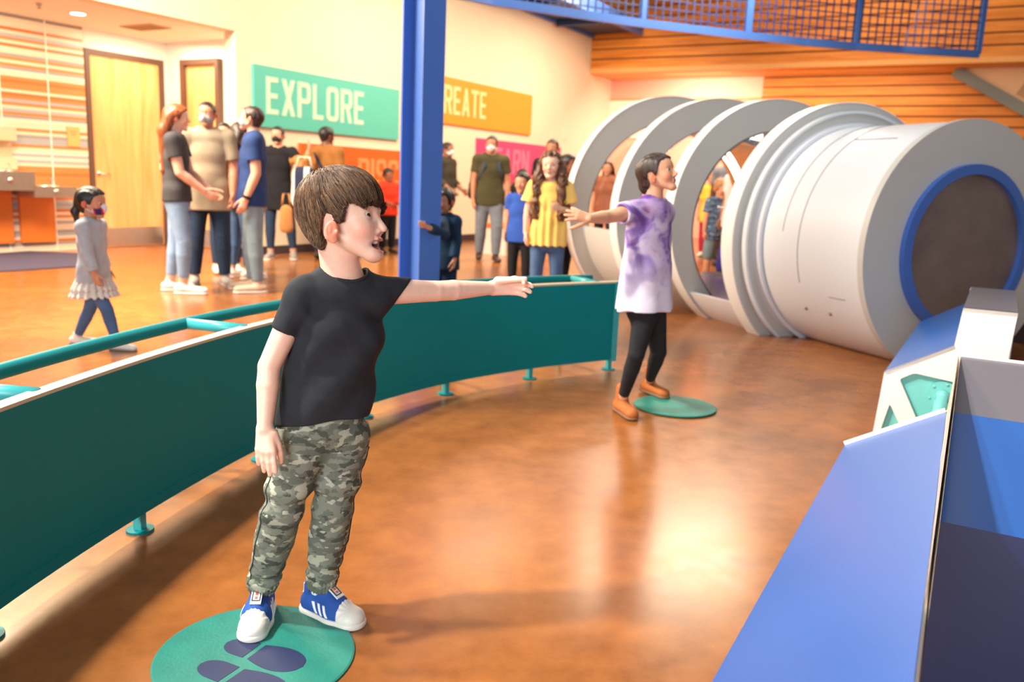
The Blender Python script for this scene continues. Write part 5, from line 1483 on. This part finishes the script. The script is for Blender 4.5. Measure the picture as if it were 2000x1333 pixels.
def girl():
    H = 1.31
    J = dict(H=H, kid=1.0, u=V(0, 0, 1), pos=V(.70, 4.15, 0))
    J['head'] = JG(1284, 341, 0); J['hf'] = nrm(cx - fw * .66 + cu * .22); J['hu'] = nrm(cu - cx * .2); J['hs'] = .192
    J['neck'] = JG(1279, 398, .01); J['chest'] = JG(1267, 455); J['pel'] = JG(1259, 592, .0); J['sp'] = nrm(J['neck'] - J['pel'])
    J['shR'] = JG(1240, 412, -.07); J['shL'] = JG(1296, 412, .09)
    J['elR'] = JG(1188, 424, -.19); J['wrR'] = JG(1150, 427, -.31)
    J['elL'] = JG(1290, 425, .26); J['wrL'] = JG(1284, 415, .42)
    tr = nrm((J['shR'] - J['shL']) * V(1, 1, 0)); J['tr'] = tr; J['tf'] = nrm(np.cross(Z, tr)); 
    if J['tf'][0] < 0: J['tf'] = -J['tf']
    J['f'] = J['tf']; J['r'] = tr
    J['hipR'] = JG(1259, 618, -.05); J['hipL'] = JG(1278, 616, .05)
    J['knR'] = JG(1243, 692, -.07); J['knL'] = JG(1286, 688, .08)
    a = gz(1213, 806); J['anR'] = V(a[0], a[1], .062); a = gz(1266, 770); J['anL'] = V(a[0], a[1], .070)
    t1 = gz(1240, 828) - gz(1206, 804); t2 = gz(1320, 795) - gz(1258, 770)
    J['toeR'] = nrm(V(t1[0], t1[1], 0)); J['toeL'] = nrm(V(t2[0], t2[1], 0))
    for s in 'RL': J['hd' + s] = nrm(J['wr' + s] - J['el' + s]); J['pn' + s] = V(0, 0, -1)
    hands = dict(R=dict(d=nrm(-cx * 1.0 + cu * .22 - fw * .3), n=nrm(fw + cu * -.3), L=.118, curl=(.10, .12, .16, .2), thumb=(.75, .62, .1), tcurl=.1, spread=.30, t=nrm(-cu - cx * .2), fat=1.28))
    fold = lambda P: .005 * np.sin(60 * ((P - J['chest']) @ J['tr'] * .6 + (P - J['chest']) @ J['tf']) + 2 * wob(P, 8, 2)) * np.clip((J['chest'][2] + .03 - P[:, 2]) / .15, 0, 1) + .003 * wob(P, 24, 1)
    hair = dict(style='bun', mat=H_DARK, thick=.03)
    r = person(J, 'girl in a purple tie-dye T-shirt and black leggings with one arm held out', skin=(222, 168, 134), tb=.84, lb=.80, armscale=.92,
        top=dict(mat=M_TIE, name='t_shirt', infl=.022, low=.024, sleeve=.52, sinfl=.014, sflare=.006, neck=1.16, flare=.26, h=.005, waist=1.22, collar=(.012, .005)),
        bottom=dict(mat=M_LEG, name='leggings', infl=.002, len=1.86, h=.005), shoes=dict(mat=M_BOOT, sole=M_BSOLE, top=.095), hair=hair, h=.0045, mouth=0, hands=hands, skinmat=SKIN_CLOSE, lips=(178, 92, 84), shirt_fn=fold, nr_k=.92, ear=(.06, -.10, .82), jf=.02)
    return r
girl()

def onto(u_, v_, H, y=None):
    """ground point under a standing person: from the foot pixel, or from the head pixel at depth y"""
    if y is None:
        p = gz(u_, v_); return V(p[0], p[1], 0)
    p = gy(u_, v_, y); return V(p[0], p[1], 0)
DENIM_L = cloth('denim_light', (136, 164, 196), .12, 12); DENIM_G = cloth('denim_grey_blue', (128, 146, 156), .12, 12); DENIM_D = cloth('denim_dark', (44, 60, 84), .12, 12); DENIM_M = cloth('denim_mid', (78, 104, 142), .14, 12)
BLACKC = cloth('black_cloth', (34, 34, 38)); WHITES = mat('white_sneaker', (236, 226, 216), .5); GREYS = mat('grey_sneaker', (150, 144, 138), .6); TANS = mat('beige_sneaker', (206, 180, 156), .6); DARKS = mat('dark_shoe', (66, 44, 36), .5)
MASKW = mat('mask_white', (228, 228, 230), .8); MASKG = mat('mask_grey', (158, 160, 164), .8); MASKB = mat('mask_black', (30, 30, 34), .8)

# toddler
def tmask(nt, tc, b):
    n = N(nt, 'ShaderNodeTexNoise', Scale=14.0, Detail=0.0); nt.links.new(tc.outputs['Object'], n.inputs['Vector'])
    return ramp(nt, n.outputs['Fac'], [(0, (60, 52, 100)), (.44, (60, 52, 100)), (.46, (214, 54, 60)), (.56, (220, 60, 62)), (.58, (226, 224, 232))])
M_TMASK = ramp_mat('patterned_mask', tmask, .8, .2)
M_TGREY = cloth('grey_marl', (176, 178, 186), .1, 20); M_FRILL = cloth('cream_frill', (222, 212, 204), .12, 40)
p = onto(190, 678, 1.03)
J = skel(p, 92, 1.03, 1.0, arms=dict(R=((.12, .20, -1), (.02, .30, -1)), L=((.12, -.1, -1), (.0, .3, -1))), legs=dict(R=((.0, .52, -1), (.0, .26, -1)), L=((.0, -.30, -1), (.0, -.50, -1))))
person(J, 'toddler girl walking in a grey frilled top and jeans, wearing a patterned face mask', skin=(206, 142, 108), tb=.98, lb=.9,
    top=dict(mat=M_TGREY, name='sweater', infl=.012, low=.03, sleeve=1.88, sinfl=.008, neck=1.2, flare=.1), bottom=dict(mat=DENIM_M, name='jeans', infl=.004, len=1.9),
    shoes=dict(mat=WHITES, sole=GREYS), hair=dict(style='pony', mat=H_BLACK, len=.85, thick=.05), mask=M_TMASK, h=.0065,
    skirt=[('frill', .00, -.075, .105, .150, M_FRILL), ('frill', -.05, -.115, .118, .165, M_FRILL)], extra_tints=())

# group by the doors
J = skel(onto(352, 571, 1.69) , 78, 1.69, 0, arms=dict(R=((.05, .22, -1), (-.25, .75, -.6)), L=((.05, .3, -1), (-.2, .7, -.6))), legs=dict(R=((.05, .16, -1), (.0, -.04, -1)), L=((.02, -.10, -1), (.0, -.16, -1))), head=(-8, 0))
p1 = person(J, 'woman with long auburn hair in dark grey T-shirt and light jeans, left of the group', skin=(232, 184, 158), top=dict(mat=cloth('charcoal_jersey', (70, 68, 70)), name='t_shirt', infl=.012, low=.02, sleeve=.55, neck=1.2), bottom=dict(mat=DENIM_L, name='jeans', infl=.006, len=1.82), shoes=dict(mat=WHITES, sole=WHITES), hair=dict(style='long', mat=H_AUBURN, len=2.1, thick=.07), tb=.92)
for z_ in (1.265, 1.175):
    m = MB(); q = J['chest'] - J['tf'] * .105 - J['tr'] * -.03; q = V(q[0], q[1], z_ - .04)
    m.box(q - J['tf'] * .012, J['tr'] * .05, J['tf'] * .006, Z * .028); m.put('back_print', mat('print_white', (232, 232, 232), .7), p1)
J = skel(onto(412, 556, 1.77), 158, 1.77, 0, arms=dict(R=((.14, .04, -1), (.02, .1, -1)), L=((.14, .08, -1), (-.05, .35, -1))), legs=dict(R=((.08, .02, -1), (.06, -.04, -1)), L=((.06, .05, -1), (.04, .0, -1))), head=(18, 0))
def plaid(nt, tc, b):
    n = N(nt, 'ShaderNodeTexNoise', Scale=3.0, Detail=2.0); nt.links.new(tc.outputs['Object'], n.inputs['Vector'])
    return ramp(nt, n.outputs['Fac'], [(.35, (136, 122, 104)), (.6, (164, 148, 126))])
person(J, 'man in taupe button shirt, grey mask and dark jeans facing the camera', skin=(196, 136, 108), top=dict(mat=ramp_mat('taupe_shirt', plaid, .8, .2), infl=.018, low=.10, sleeve=.75, sinfl=.02, neck=1.2, flare=.05), bottom=dict(mat=DENIM_D, name='jeans', infl=.014, len=1.93), shoes=dict(mat=GREYS, sole=GREYS), hair=dict(style='short', mat=H_BLACK, thick=.02), mask=MASKG, tb=.95)
J = skel(onto(438, 300, 1.62, 9.35), 150, 1.63, 0, head=(20, 0))
person(J, 'dark haired woman in black mask, half hidden behind the man in taupe', skin=(196, 140, 110), top=dict(mat=BLACKC, infl=.012, low=.08, sleeve=.6, neck=1.2), bottom=dict(mat=DENIM_D, name='jeans', infl=.006, len=1.9), shoes=dict(mat=WHITES), hair=dict(style='bun', mat=H_BLACK, thick=.03), mask=MASKB, tb=.9, h=.011, eyes=False)
J = skel(onto(470, 400, 1.62, 8.95), 40, 1.62, 0, arms=dict(R=((.1, .1, -1), (-.1, .5, -1)), L=((.1, .1, -1), (-.1, .5, -1))), legs=dict(R=((.05, .06, -1), (0, -.04, -1)), L=((.05, -.04, -1), (0, -.1, -1))))
person(J, 'woman with very long dark hair in blue jeans, standing behind the man in navy', skin=(210, 158, 130), top=dict(mat=cloth('indigo_cloth', (58, 56, 110)), infl=.012, low=.06, sleeve=.6, neck=1.2), bottom=dict(mat=DENIM_M, name='jeans', infl=.006, len=1.84), shoes=dict(mat=WHITES, sole=WHITES), hair=dict(style='long', mat=H_DARK, len=2.6, thick=.06), tb=.9, h=.011, eyes=False)
M_NAVYT = cloth('navy_jersey', (42, 62, 108))
J = skel(onto(497, 569, 1.72), 252, 1.72, 0, arms=dict(R=((.12, .05, -1), (.0, .3, -1)), L=((.10, -.04, -1), (.0, .40, -1))), legs=dict(R=((.04, .06, -1), (.0, -.02, -1)), L=((.06, -.02, -1), (.02, -.06, -1))), head=(20, 12), lean=(0, -.03))
p6 = person(J, 'man in navy T-shirt and faded jeans looking up, grey mask on his face', skin=(222, 166, 138), top=dict(mat=M_NAVYT, name='t_shirt', infl=.016, low=.045, sleeve=.62, sinfl=.018, neck=1.2), bottom=dict(mat=DENIM_G, name='jeans', infl=.008, len=1.92), shoes=dict(mat=TANS, sole=WHITES), hair=dict(style='short', mat=H_DARK, thick=.03), mask=MASKG)
m = MB(); q = lerp(J['elL'], J['wrL'], .93); d = J['hdL']; m.tube([q - d * .014, q + d * .014], .034, 14); m.put('wristwatch', BLACKC, p6)
J = skel(onto(545, 506, 1.70), 172, 1.70, 0, arms=dict(R=((.12, .1, -1), (.0, .2, -1)), L=((.5, .3, -.75), (.25, .2, 1))), legs=dict(R=((.04, .04, -1), (.0, -.02, -1)), L=((.14, .0, -1), (.10, -.06, -1))), head=(12, 0))
person(J, 'woman in black with black mask and tan cardigan, one hand raised', skin=(214, 158, 128), top=dict(mat=BLACKC, infl=.012, low=.14, sleeve=.3, neck=1.2), bottom=dict(mat=DENIM_D, name='leggings', infl=.004, len=1.86), shoes=dict(mat=GREYS, sole=WHITES), hair=dict(style='bun', mat=H_BLACK, thick=.03), mask=MASKB, tb=.92, h=.011)
p7 = bpy.context.scene.objects[-1]
sv = SD()
M_TANK = cloth('tan_knit', (188, 130, 78))
for s in 'RL':
    sv.cone(J['sh' + s], J['el' + s], .062, .05, .02); sv.cone(J['el' + s], lerp(J['el' + s], J['wr' + s], .8), .05, .042, .01)
sv.cone(J['shR'] - Z * .02, J['shR'] * .6 + J['chest'] * .4 - Z * .2, .06, .05, .03); sv.cone(J['shL'] - Z * .02, J['shL'] * .6 + J['chest'] * .4 - Z * .2, .06, .05, .03)
root7 = [o_ for o_ in scene.objects if o_.get('label', '').startswith('woman in black with black mask')][0]
put('cardigan', sv.mesh(.011), M_TANK, root7, smooth=True)
# bags held by that pair
def bag(name, c, w, hgt, d, mats_, label, cat):
    c = np.asarray(c, float); t = empty(name, c - Z * hgt, label, cat)
    sd = SD(); sd.cone(c - Z * hgt * .8, c - Z * hgt * .25, w, w * .9, .01, flat=(fw * V(1, 1, 0) / np.linalg.norm(fw[:2]), d)); sd.plane(c - Z * hgt, -Z); sd.plane(c, Z)
    put('bag_body', sd.mesh(.011), mats_[0], t, smooth=True)
    m = MB(); m.tube([c + V(-w * .6, 0, -.02), c + V(-w * .4, 0, .12), c + V(w * .4, 0, .12), c + V(w * .6, 0, -.02)], .012, 8); m.put('strap', mats_[1], t, smooth=True)
    return t
bag('tan_bag', gy(559, 398, 10.6), .085, .36, .5, (M_TANK, M_TANK), 'tan bag hanging beside the woman in black', 'bag')
def stripes(nt, tc, b):
    sx = N(nt, 'ShaderNodeSeparateXYZ'); nt.links.new(tc.outputs['Object'], sx.inputs['Vector'])
    w_ = N(nt, 'ShaderNodeMath', operation='MULTIPLY'); w_.inputs[1].default_value = 34; nt.links.new(sx.outputs['X'], w_.inputs[0])
    s_ = N(nt, 'ShaderNodeMath', operation='SINE'); nt.links.new(w_.outputs[0], s_.inputs[0])
    return ramp(nt, s_.outputs[0], [(0, (44, 50, 78)), (.45, (44, 50, 78)), (.5, (228, 222, 212))])
bag('striped_tote', gy(594, 326, 10.9), .17, .50, .55, (ramp_mat('striped_canvas', stripes, .8, .2), mat('cream_strap', (228, 214, 194), .7)), 'navy and white striped tote bag behind the boy, left of his hair', 'bag')

M_BROWN = cloth('brown_knit', (150, 98, 50))
J = skel(onto(637, 300, 1.72, 11.3), 15, 1.73, 0, head=(25, 0))
p8 = person(J, 'person seen from behind in brown top with a dark shoulder strap', skin=(120, 78, 56), top=dict(mat=M_BROWN, infl=.014, low=.08, sleeve=1.6, neck=1.1), bottom=dict(mat=DENIM_D, name='jeans', infl=.006, len=1.92), shoes=dict(mat=DARKS), hair=dict(style='short', mat=H_BLACK, thick=.05), h=.011, eyes=False)
m = MB(); dn = J['tf']; m.tube([J['shL'] + Z * .05 - dn * .02, J['chest'] - dn * .145 + J['tr'] * -.02, J['chest'] - dn * .13 + J['tr'] * .12 - Z * .22], .022, 8); m.put('shoulder_strap', cloth('strap_navy', (40, 44, 66)), p8, smooth=True)
M_RED = cloth('red_jersey', (220, 62, 36))
J = skel(onto(688, 380, 1.2, 12.2), 160, 1.25, .6)
person(J, 'child with dark hair glimpsed just above the boy\'s fringe, before the orange board', skin=(140, 92, 66), top=dict(mat=BLACKC, infl=.012, low=.06, sleeve=.6), bottom=dict(mat=DENIM_D, infl=.006), shoes=dict(mat=DARKS), hair=dict(style='curly', mat=H_BLACK, thick=.06), h=.013, eyes=False)
J = skel(onto(757, 400, 1.2, 12.6), 140, 1.24, .5, arms=dict(R=((.1, .2, -1), (-.3, .8, -.3)), L=((.1, .2, -1), (-.3, .8, -.3))))
person(J, 'person in bright red top with dark curly hair, beside the column', skin=(150, 96, 66), top=dict(mat=M_RED, infl=.02, low=.04, sleeve=1.7, neck=1.2), bottom=dict(mat=BLACKC, infl=.016, len=1.9), shoes=dict(mat=DARKS), hair=dict(style='curly', mat=H_BLACK, thick=.07), h=.012, eyes=False)
M_OLD = cloth('dark_olive_shirt', (62, 58, 46)); M_MUST = cloth('mustard_twill', (196, 134, 40))
J = skel(onto(872, 300, 1.72, 13.9), 118, 1.72, 0, arms=dict(R=((.1, .05, -1), (-.1, .7, -.5)), L=((.1, .05, -1), (-.1, .7, -.5))), legs=dict(R=((.02, .30, -1), (.0, -.05, -1)), L=((.02, -.14, -1), (.0, -.45, -1))))
person(J, 'man in dark shirt, white mask and mustard trousers right of the column', skin=(150, 98, 70), top=dict(mat=M_OLD, infl=.016, low=.06, sleeve=1.5, neck=1.2), bottom=dict(mat=M_MUST, infl=.016, len=1.92), shoes=dict(mat=DARKS), hair=dict(style='short', mat=H_BLACK, thick=.03), mask=MASKW, h=.011)
M_DNAVY = cloth('dark_teal_jacket', (26, 52, 78))
J = skel(onto(866, 470, 1.0, 6.62), 205, 1.06, 1.0, arms=dict(L=((.15, .1, -1), (0, .2, -1))))
J['shR'] = gy(864, 434, 6.52); J['elR'] = gy(868, 458, 6.20); J['wrR'] = gy(836, 444, 6.03); J['hdR'] = nrm(J['wrR'] - J['elR']); J['pnR'] = V(.4, 1, 0)
person(J, 'small child in dark blue jacket hugging the blue column', skin=(206, 150, 120), top=dict(mat=M_DNAVY, name='jacket', infl=.018, low=.05, sleeve=1.85, sinfl=.012, neck=1.2), bottom=dict(mat=M_DNAVY, infl=.010), shoes=dict(mat=DARKS), hair=dict(style='curly', mat=H_BLACK, thick=.09), h=.008, eyes=False)
M_OLIVE = cloth('olive_tee', (76, 72, 48)); GREYT = cloth('grey_trousers', (118, 126, 136))
J = skel(onto(952, 510, 1.75), 172, 1.75, 0, arms=dict(R=((.16, .02, -1), (.02, .15, -1)), L=((.18, .02, -1), (.02, .2, -1))), legs=dict(R=((.04, -.10, -1), (.0, -.30, -1)), L=((.03, .22, -1), (.0, -.02, -1))), head=(14, 0))
p13 = person(J, 'man in olive T-shirt with white mask walking towards the camera', skin=(196, 136, 104), top=dict(mat=M_OLIVE, name='t_shirt', infl=.018, low=.06, sleeve=.62, sinfl=.018, neck=1.2), bottom=dict(mat=GREYT, infl=.016, len=1.93), shoes=dict(mat=DARKS), hair=dict(style='short', mat=H_BLACK, thick=.035), mask=MASKW, h=.010)
t = empty('backpack', J['chest'] - J['tf'] * .2, 'black backpack worn by the man in the olive T-shirt', 'backpack')
sd = SD(); c = J['chest'] - J['tf'] * .20
sd.cone(c - Z * .16, c + Z * .14, .15, .13, .02, flat=(J['tf'], .6)); put('pack_body', sd.mesh(.012), BLACKC, t, smooth=True)
for sg in (-1, 1):
    m = MB(); a = J['neck'] + J['tr'] * sg * .10; m.tube([c + Z * .16 + J['tr'] * sg * .09, a + Z * .015, J['chest'] + J['tf'] * .125 + J['tr'] * sg * .10 + Z * .06, J['chest'] + J['tf'] * .04 + J['tr'] * sg * .165 - Z * .12], .022, 8); m.put('strap', cloth('strap_slate', (62, 74, 92)), t, smooth=True)
bag('black_bag', gy(925, 352, 12.2), .075, .26, .6, (BLACKC, BLACKC), 'small black bag at the elbow of the man in olive', 'bag')
# bench by the wall and the sitter on it
pb = gy(1003, 470, 13.6) * V(1, 1, 0)
t = empty('wall_bench', pb, 'orange topped white bench behind the man in olive', 'bench')
m = MB(); m.box(pb + Z * .44, S * .6, Q * .22, Z * .03); m.put('seat', mat('orange_seat', (232, 110, 30), .5), t)
m = MB(); m.box(pb + Z * .205, S * .58, Q * .20, Z * .205); m.put('base', mat('bench_white', (226, 218, 206), .5), t)
J = skel(pb + Q * .06 - V(0, 0, .0), 130, 1.6, 0, legs=dict(R=((.06, 1, -.06), (0, .05, -1)), L=((.06, 1, -.06), (0, .05, -1))), arms=dict(R=((.1, .3, -1), (-.3, .8, .1)), L=((.1, .3, -1), (-.3, .8, .1))), lean=(0, .1))
dz = .47 + .085 - J['pel'][2]
for k_, v in J.items():
    if k_[:3] in ('hip', 'pel') or k_[:2] in ('kn', 'an', 'sh', 'el', 'wr') or k_ in ('neck', 'chest', 'head'): J[k_] = v + Z * dz
person(J, 'person in dark clothes seated on the orange topped bench', skin=(206, 150, 120), top=dict(mat=BLACKC, infl=.016, low=.0, sleeve=.6, neck=1.2), bottom=dict(mat=DENIM_D, infl=.010, len=1.9), shoes=dict(mat=DARKS), hair=dict(style='short', mat=H_BLACK, thick=.05), h=.012, eyes=False)

# girl in yellow
M_YEL = cloth('yellow_cotton', (252, 206, 112), .06, 12)
J = skel(onto(1063, 607, 1.41), 186, 1.41, .75, arms=dict(R=((.22, .03, -1), (.04, .12, -1)), L=((.20, .02, -1), (-.35, .75, .15))), head=(6, 2))
fy = lambda P, J=J: .006 * np.sin(95 * ((P - J['chest']) @ J['tr'])) * np.clip((J['chest'][2] + .06 - P[:, 2]) / .12, 0, 1)
person(J, 'girl in a yellow blouse with long curly brown hair behind the barrier', skin=(238, 190, 164), top=dict(mat=M_YEL, name='blouse', infl=.022, low=.06, sleeve=.66, sinfl=.018, sflare=.03, neck=1.35, flare=.16, h=.007, waist=1.1), bottom=dict(mat=DENIM_M, name='jeans', infl=.006, len=1.9), shoes=dict(mat=WHITES), hair=dict(style='curly_long', mat=H_CURL, len=2.3, thick=.06, front=True), h=.0065, shirt_fn=fy, tb=.9, lips=(196, 110, 104))
J = skel(onto(1019, 400, 1.2, 8.9), 200, 1.23, .8)
person(J, 'child in blue with dark hair standing just left of the girl in yellow', skin=(206, 150, 120), top=dict(mat=cloth('royal_blue', (50, 84, 170)), infl=.012, low=.06, sleeve=.6), bottom=dict(mat=BLACKC, infl=.008, len=1.9), shoes=dict(mat=DARKS), hair=dict(style='short', mat=H_BLACK, thick=.06), h=.011, eyes=False)
J = skel(onto(1078, 320, 1.72, 11.4), 190, 1.70, 0)
person(J, 'man with short dark hair showing above the girl in yellow', skin=(196, 136, 104), top=dict(mat=BLACKC, infl=.014, low=.06, sleeve=.6), bottom=dict(mat=BLACKC, infl=.010), shoes=dict(mat=WHITES), hair=dict(style='short', mat=H_BLACK, thick=.04), h=.012, eyes=False)
J = skel(onto(1106, 360, 1.5, 9.6), 120, 1.46, .4)
person(J, 'child in red top showing behind the right shoulder of the girl in yellow', skin=(140, 90, 66), top=dict(mat=cloth('scarlet_jersey', (206, 40, 36)), infl=.014, low=.06, sleeve=.7), bottom=dict(mat=BLACKC, infl=.010), shoes=dict(mat=WHITES), hair=dict(style='short', mat=H_BLACK, thick=.04), h=.011, eyes=False)

# people seen through the tunnel
M_BCAMO = camo('blue_camouflage', (96, 122, 152), (52, 70, 100), (140, 162, 184), (72, 94, 124), 16)
J = skel(onto(1392, 552, 1.25), 165, 1.27, .9, arms=dict(R=((.22, .0, -1), (.05, .05, -1)), L=((.2, .1, -1), (.0, .4, -1))), legs=dict(R=((.12, .02, -1), (.06, .0, -1)), L=((.10, .0, -1), (.06, .0, -1))), head=(-10, -18))
person(J, 'boy in blue camouflage T-shirt and denim shorts seen through the tunnel', skin=(232, 168, 130), top=dict(mat=M_BCAMO, name='t_shirt', infl=.016, low=.06, sleeve=.66, sinfl=.02, neck=1.2), bottom=dict(mat=DENIM_G, name='shorts', infl=.016, len=.92, flare=.01), shoes=dict(mat=GREYS, sole=WHITES), hair=dict(style='curly', mat=H_BLOND, thick=.06), h=.008)
J = skel(onto(1421, 400, 1.72, 12.8), 20, 1.72, 0)
person(J, 'man in grey seen from behind through the tunnel, above the boy in blue', skin=(110, 76, 60), top=dict(mat=cloth('grey_tee', (120, 122, 132)), infl=.02, low=.08, sleeve=.65), bottom=dict(mat=BLACKC, infl=.012), shoes=dict(mat=DARKS), hair=dict(style='short', mat=H_BLACK, thick=.02), h=.012, eyes=False)
M_DOT = ramp_mat('dotted_leggings', lambda nt, tc, b: (lambda v: (nt.links.new(tc.outputs['Object'], v.inputs['Vector']), ramp(nt, v.outputs['Distance'], [(.22, (220, 214, 220)), (.28, (44, 36, 52))]))[1])(N(nt, 'ShaderNodeTexVoronoi', Scale=22.0)), .8, .2)
J = skel(onto(1430, 480, 1.5, 10.2), 250, 1.58, .2, legs=dict(R=((.06, .12, -1), (0, -.1, -1)), L=((.06, .02, -1), (0, -.1, -1))))
person(J, 'dark haired woman in white top and dotted leggings seen through the tunnel', skin=(190, 130, 100), top=dict(mat=cloth('white_cotton', (238, 228, 226)), infl=.016, low=.06, sleeve=.6), bottom=dict(mat=M_DOT, name='leggings', infl=.006), shoes=dict(mat=WHITES, sole=WHITES), hair=dict(style='long', mat=H_BLACK, len=1.5, thick=.05), h=.010, eyes=False)
bag('purple_bag', gy(1423, 478, 9.3), .12, .30, .6, (cloth('purple_canvas', (52, 44, 130)), BLACKC), 'purple bag seen through the tunnel beside the boy in blue', 'bag')
J = skel(onto(1388, 400, 1.4, 14.5), 200, 1.42, .5)
person(J, 'person in yellow seen through the tunnel behind the boy in blue', skin=(206, 150, 120), top=dict(mat=cloth('sun_yellow', (248, 190, 70)), infl=.03, low=.08, sleeve=.7), bottom=dict(mat=cloth('crimson', (176, 40, 60)), infl=.014), shoes=dict(mat=WHITES), hair=dict(style='short', mat=H_BLOND, thick=.05), h=.012, eyes=False)
J = skel(onto(1183, 400, 1.5, 13.5), 200, 1.5, .3)
person(J, 'person with dark hair seen through the farthest tunnel ring', skin=(196, 140, 110), top=dict(mat=cloth('rust_cloth', (150, 92, 70)), infl=.02, low=.08, sleeve=.7), bottom=dict(mat=BLACKC, infl=.012), shoes=dict(mat=DARKS), hair=dict(style='long', mat=H_DARK, len=1.5, thick=.05), h=.013, eyes=False)
# ------------------------------------------------------------------ light
w = bpy.data.worlds.new('world'); scene.world = w; w.use_nodes = True
w.node_tree.nodes['Background'].inputs[0].default_value = (1.0, 0.93, 0.86, 1)
w.node_tree.nodes['Background'].inputs[1].default_value = 0.25
def area(name, loc, target, energy, size, col=(1, .95, .88), sy=None, spread=180):
    l = bpy.data.lights.new(name, 'AREA'); l.energy = energy; l.size = size; l.color = col
    if sy: l.shape = 'RECTANGLE'; l.size_y = sy
    l.spread = math.radians(spread)
    o = bpy.data.objects.new(name, l); COL.objects.link(o); o.location = Vector(loc)
    o.rotation_euler = (Vector(target) - Vector(loc)).to_track_quat('-Z', 'Y').to_euler(); return o
def spot(name, loc, target, energy, ang, col=(1, .95, .88), r=.1, blend=.5):
    l = bpy.data.lights.new(name, 'SPOT'); l.energy = energy; l.spot_size = math.radians(ang); l.spot_blend = blend; l.color = col; l.shadow_soft_size = r
    o = bpy.data.objects.new(name, l); COL.objects.link(o); o.location = Vector(loc)
    o.rotation_euler = (Vector(target) - Vector(loc)).to_track_quat('-Z', 'Y').to_euler(); return o
spot('ceiling_spot_key', (-3.4, 1.3, 4.9), (.5, 2.5, .0), 1900, 44, (1, .93, .84), .16)
spot('ceiling_spot_second', (-3.6, 2.6, 4.9), (.5, 2.4, .0), 800, 44, (1, .93, .84), .16)
area('window_behind', (-2.3, -4.2, 2.0), (1.6, 5, .8), 430, 4, (.93, .96, 1.0), 2.4)
area('ceiling_panel', (1.6, 5.0, 4.8), (2.9, 6.8, .8), 70, 1.6, (.90, .95, 1.0))
# warm lamps over the far hall
area('hall_lamp', (2.5, 12.5, 4.6), (2.0, 12.5, 0), 430, 2.5, (1, .80, .58))
area('hall_lamp', tuple(wp(2.0, 2.2, 4.5)), tuple(wp(2.2, 0.6, 0)), 200, 2.0, (1, .80, .58))
area('hall_lamp', tuple(wp(7.0, 2.4, 4.5)), tuple(wp(7.0, 0.4, .4)), 190, 2.0, (1, .82, .62))
area('alcove_lamp', tuple(wp(-.6, -1.1, 2.80)), tuple(wp(-.6, -1.2, 0)), 55, .8, (1, .82, .6))
area('alcove_lamp', tuple(wp(-2.4, -1.0, 2.80)), tuple(wp(-2.4, -1.2, 0)), 32, .8, (1, .82, .6))
area('hall_lamp', (-4.5, 6.5, 4.2), (-3, 8, 0), 1050, 2.0, (1, .84, .64))
area('timber_wash', tuple(wp(10.0, 5.5, 3.4)), tuple(wp(11, 5.5, 2)), 34, 3.0, (1, .82, .58), .3)
area('timber_wash', tuple(wp(7.6, 6, 4.9)), tuple(wp(9.9, 7, 4.0)), 90, 3.0, (1, .80, .55))
area('pink_wash', tuple(wp(9.7, 2.4, 3.3)), tuple(wp(11, 2.4, 1.2)), 150, 1.5, (1, .78, .66))
scene.view_settings.view_transform = 'Standard'
scene.view_settings.look = 'None'
scene.view_settings.exposure = 0.0
scene.view_settings.gamma = 1.0
scene.cycles.use_denoising = True
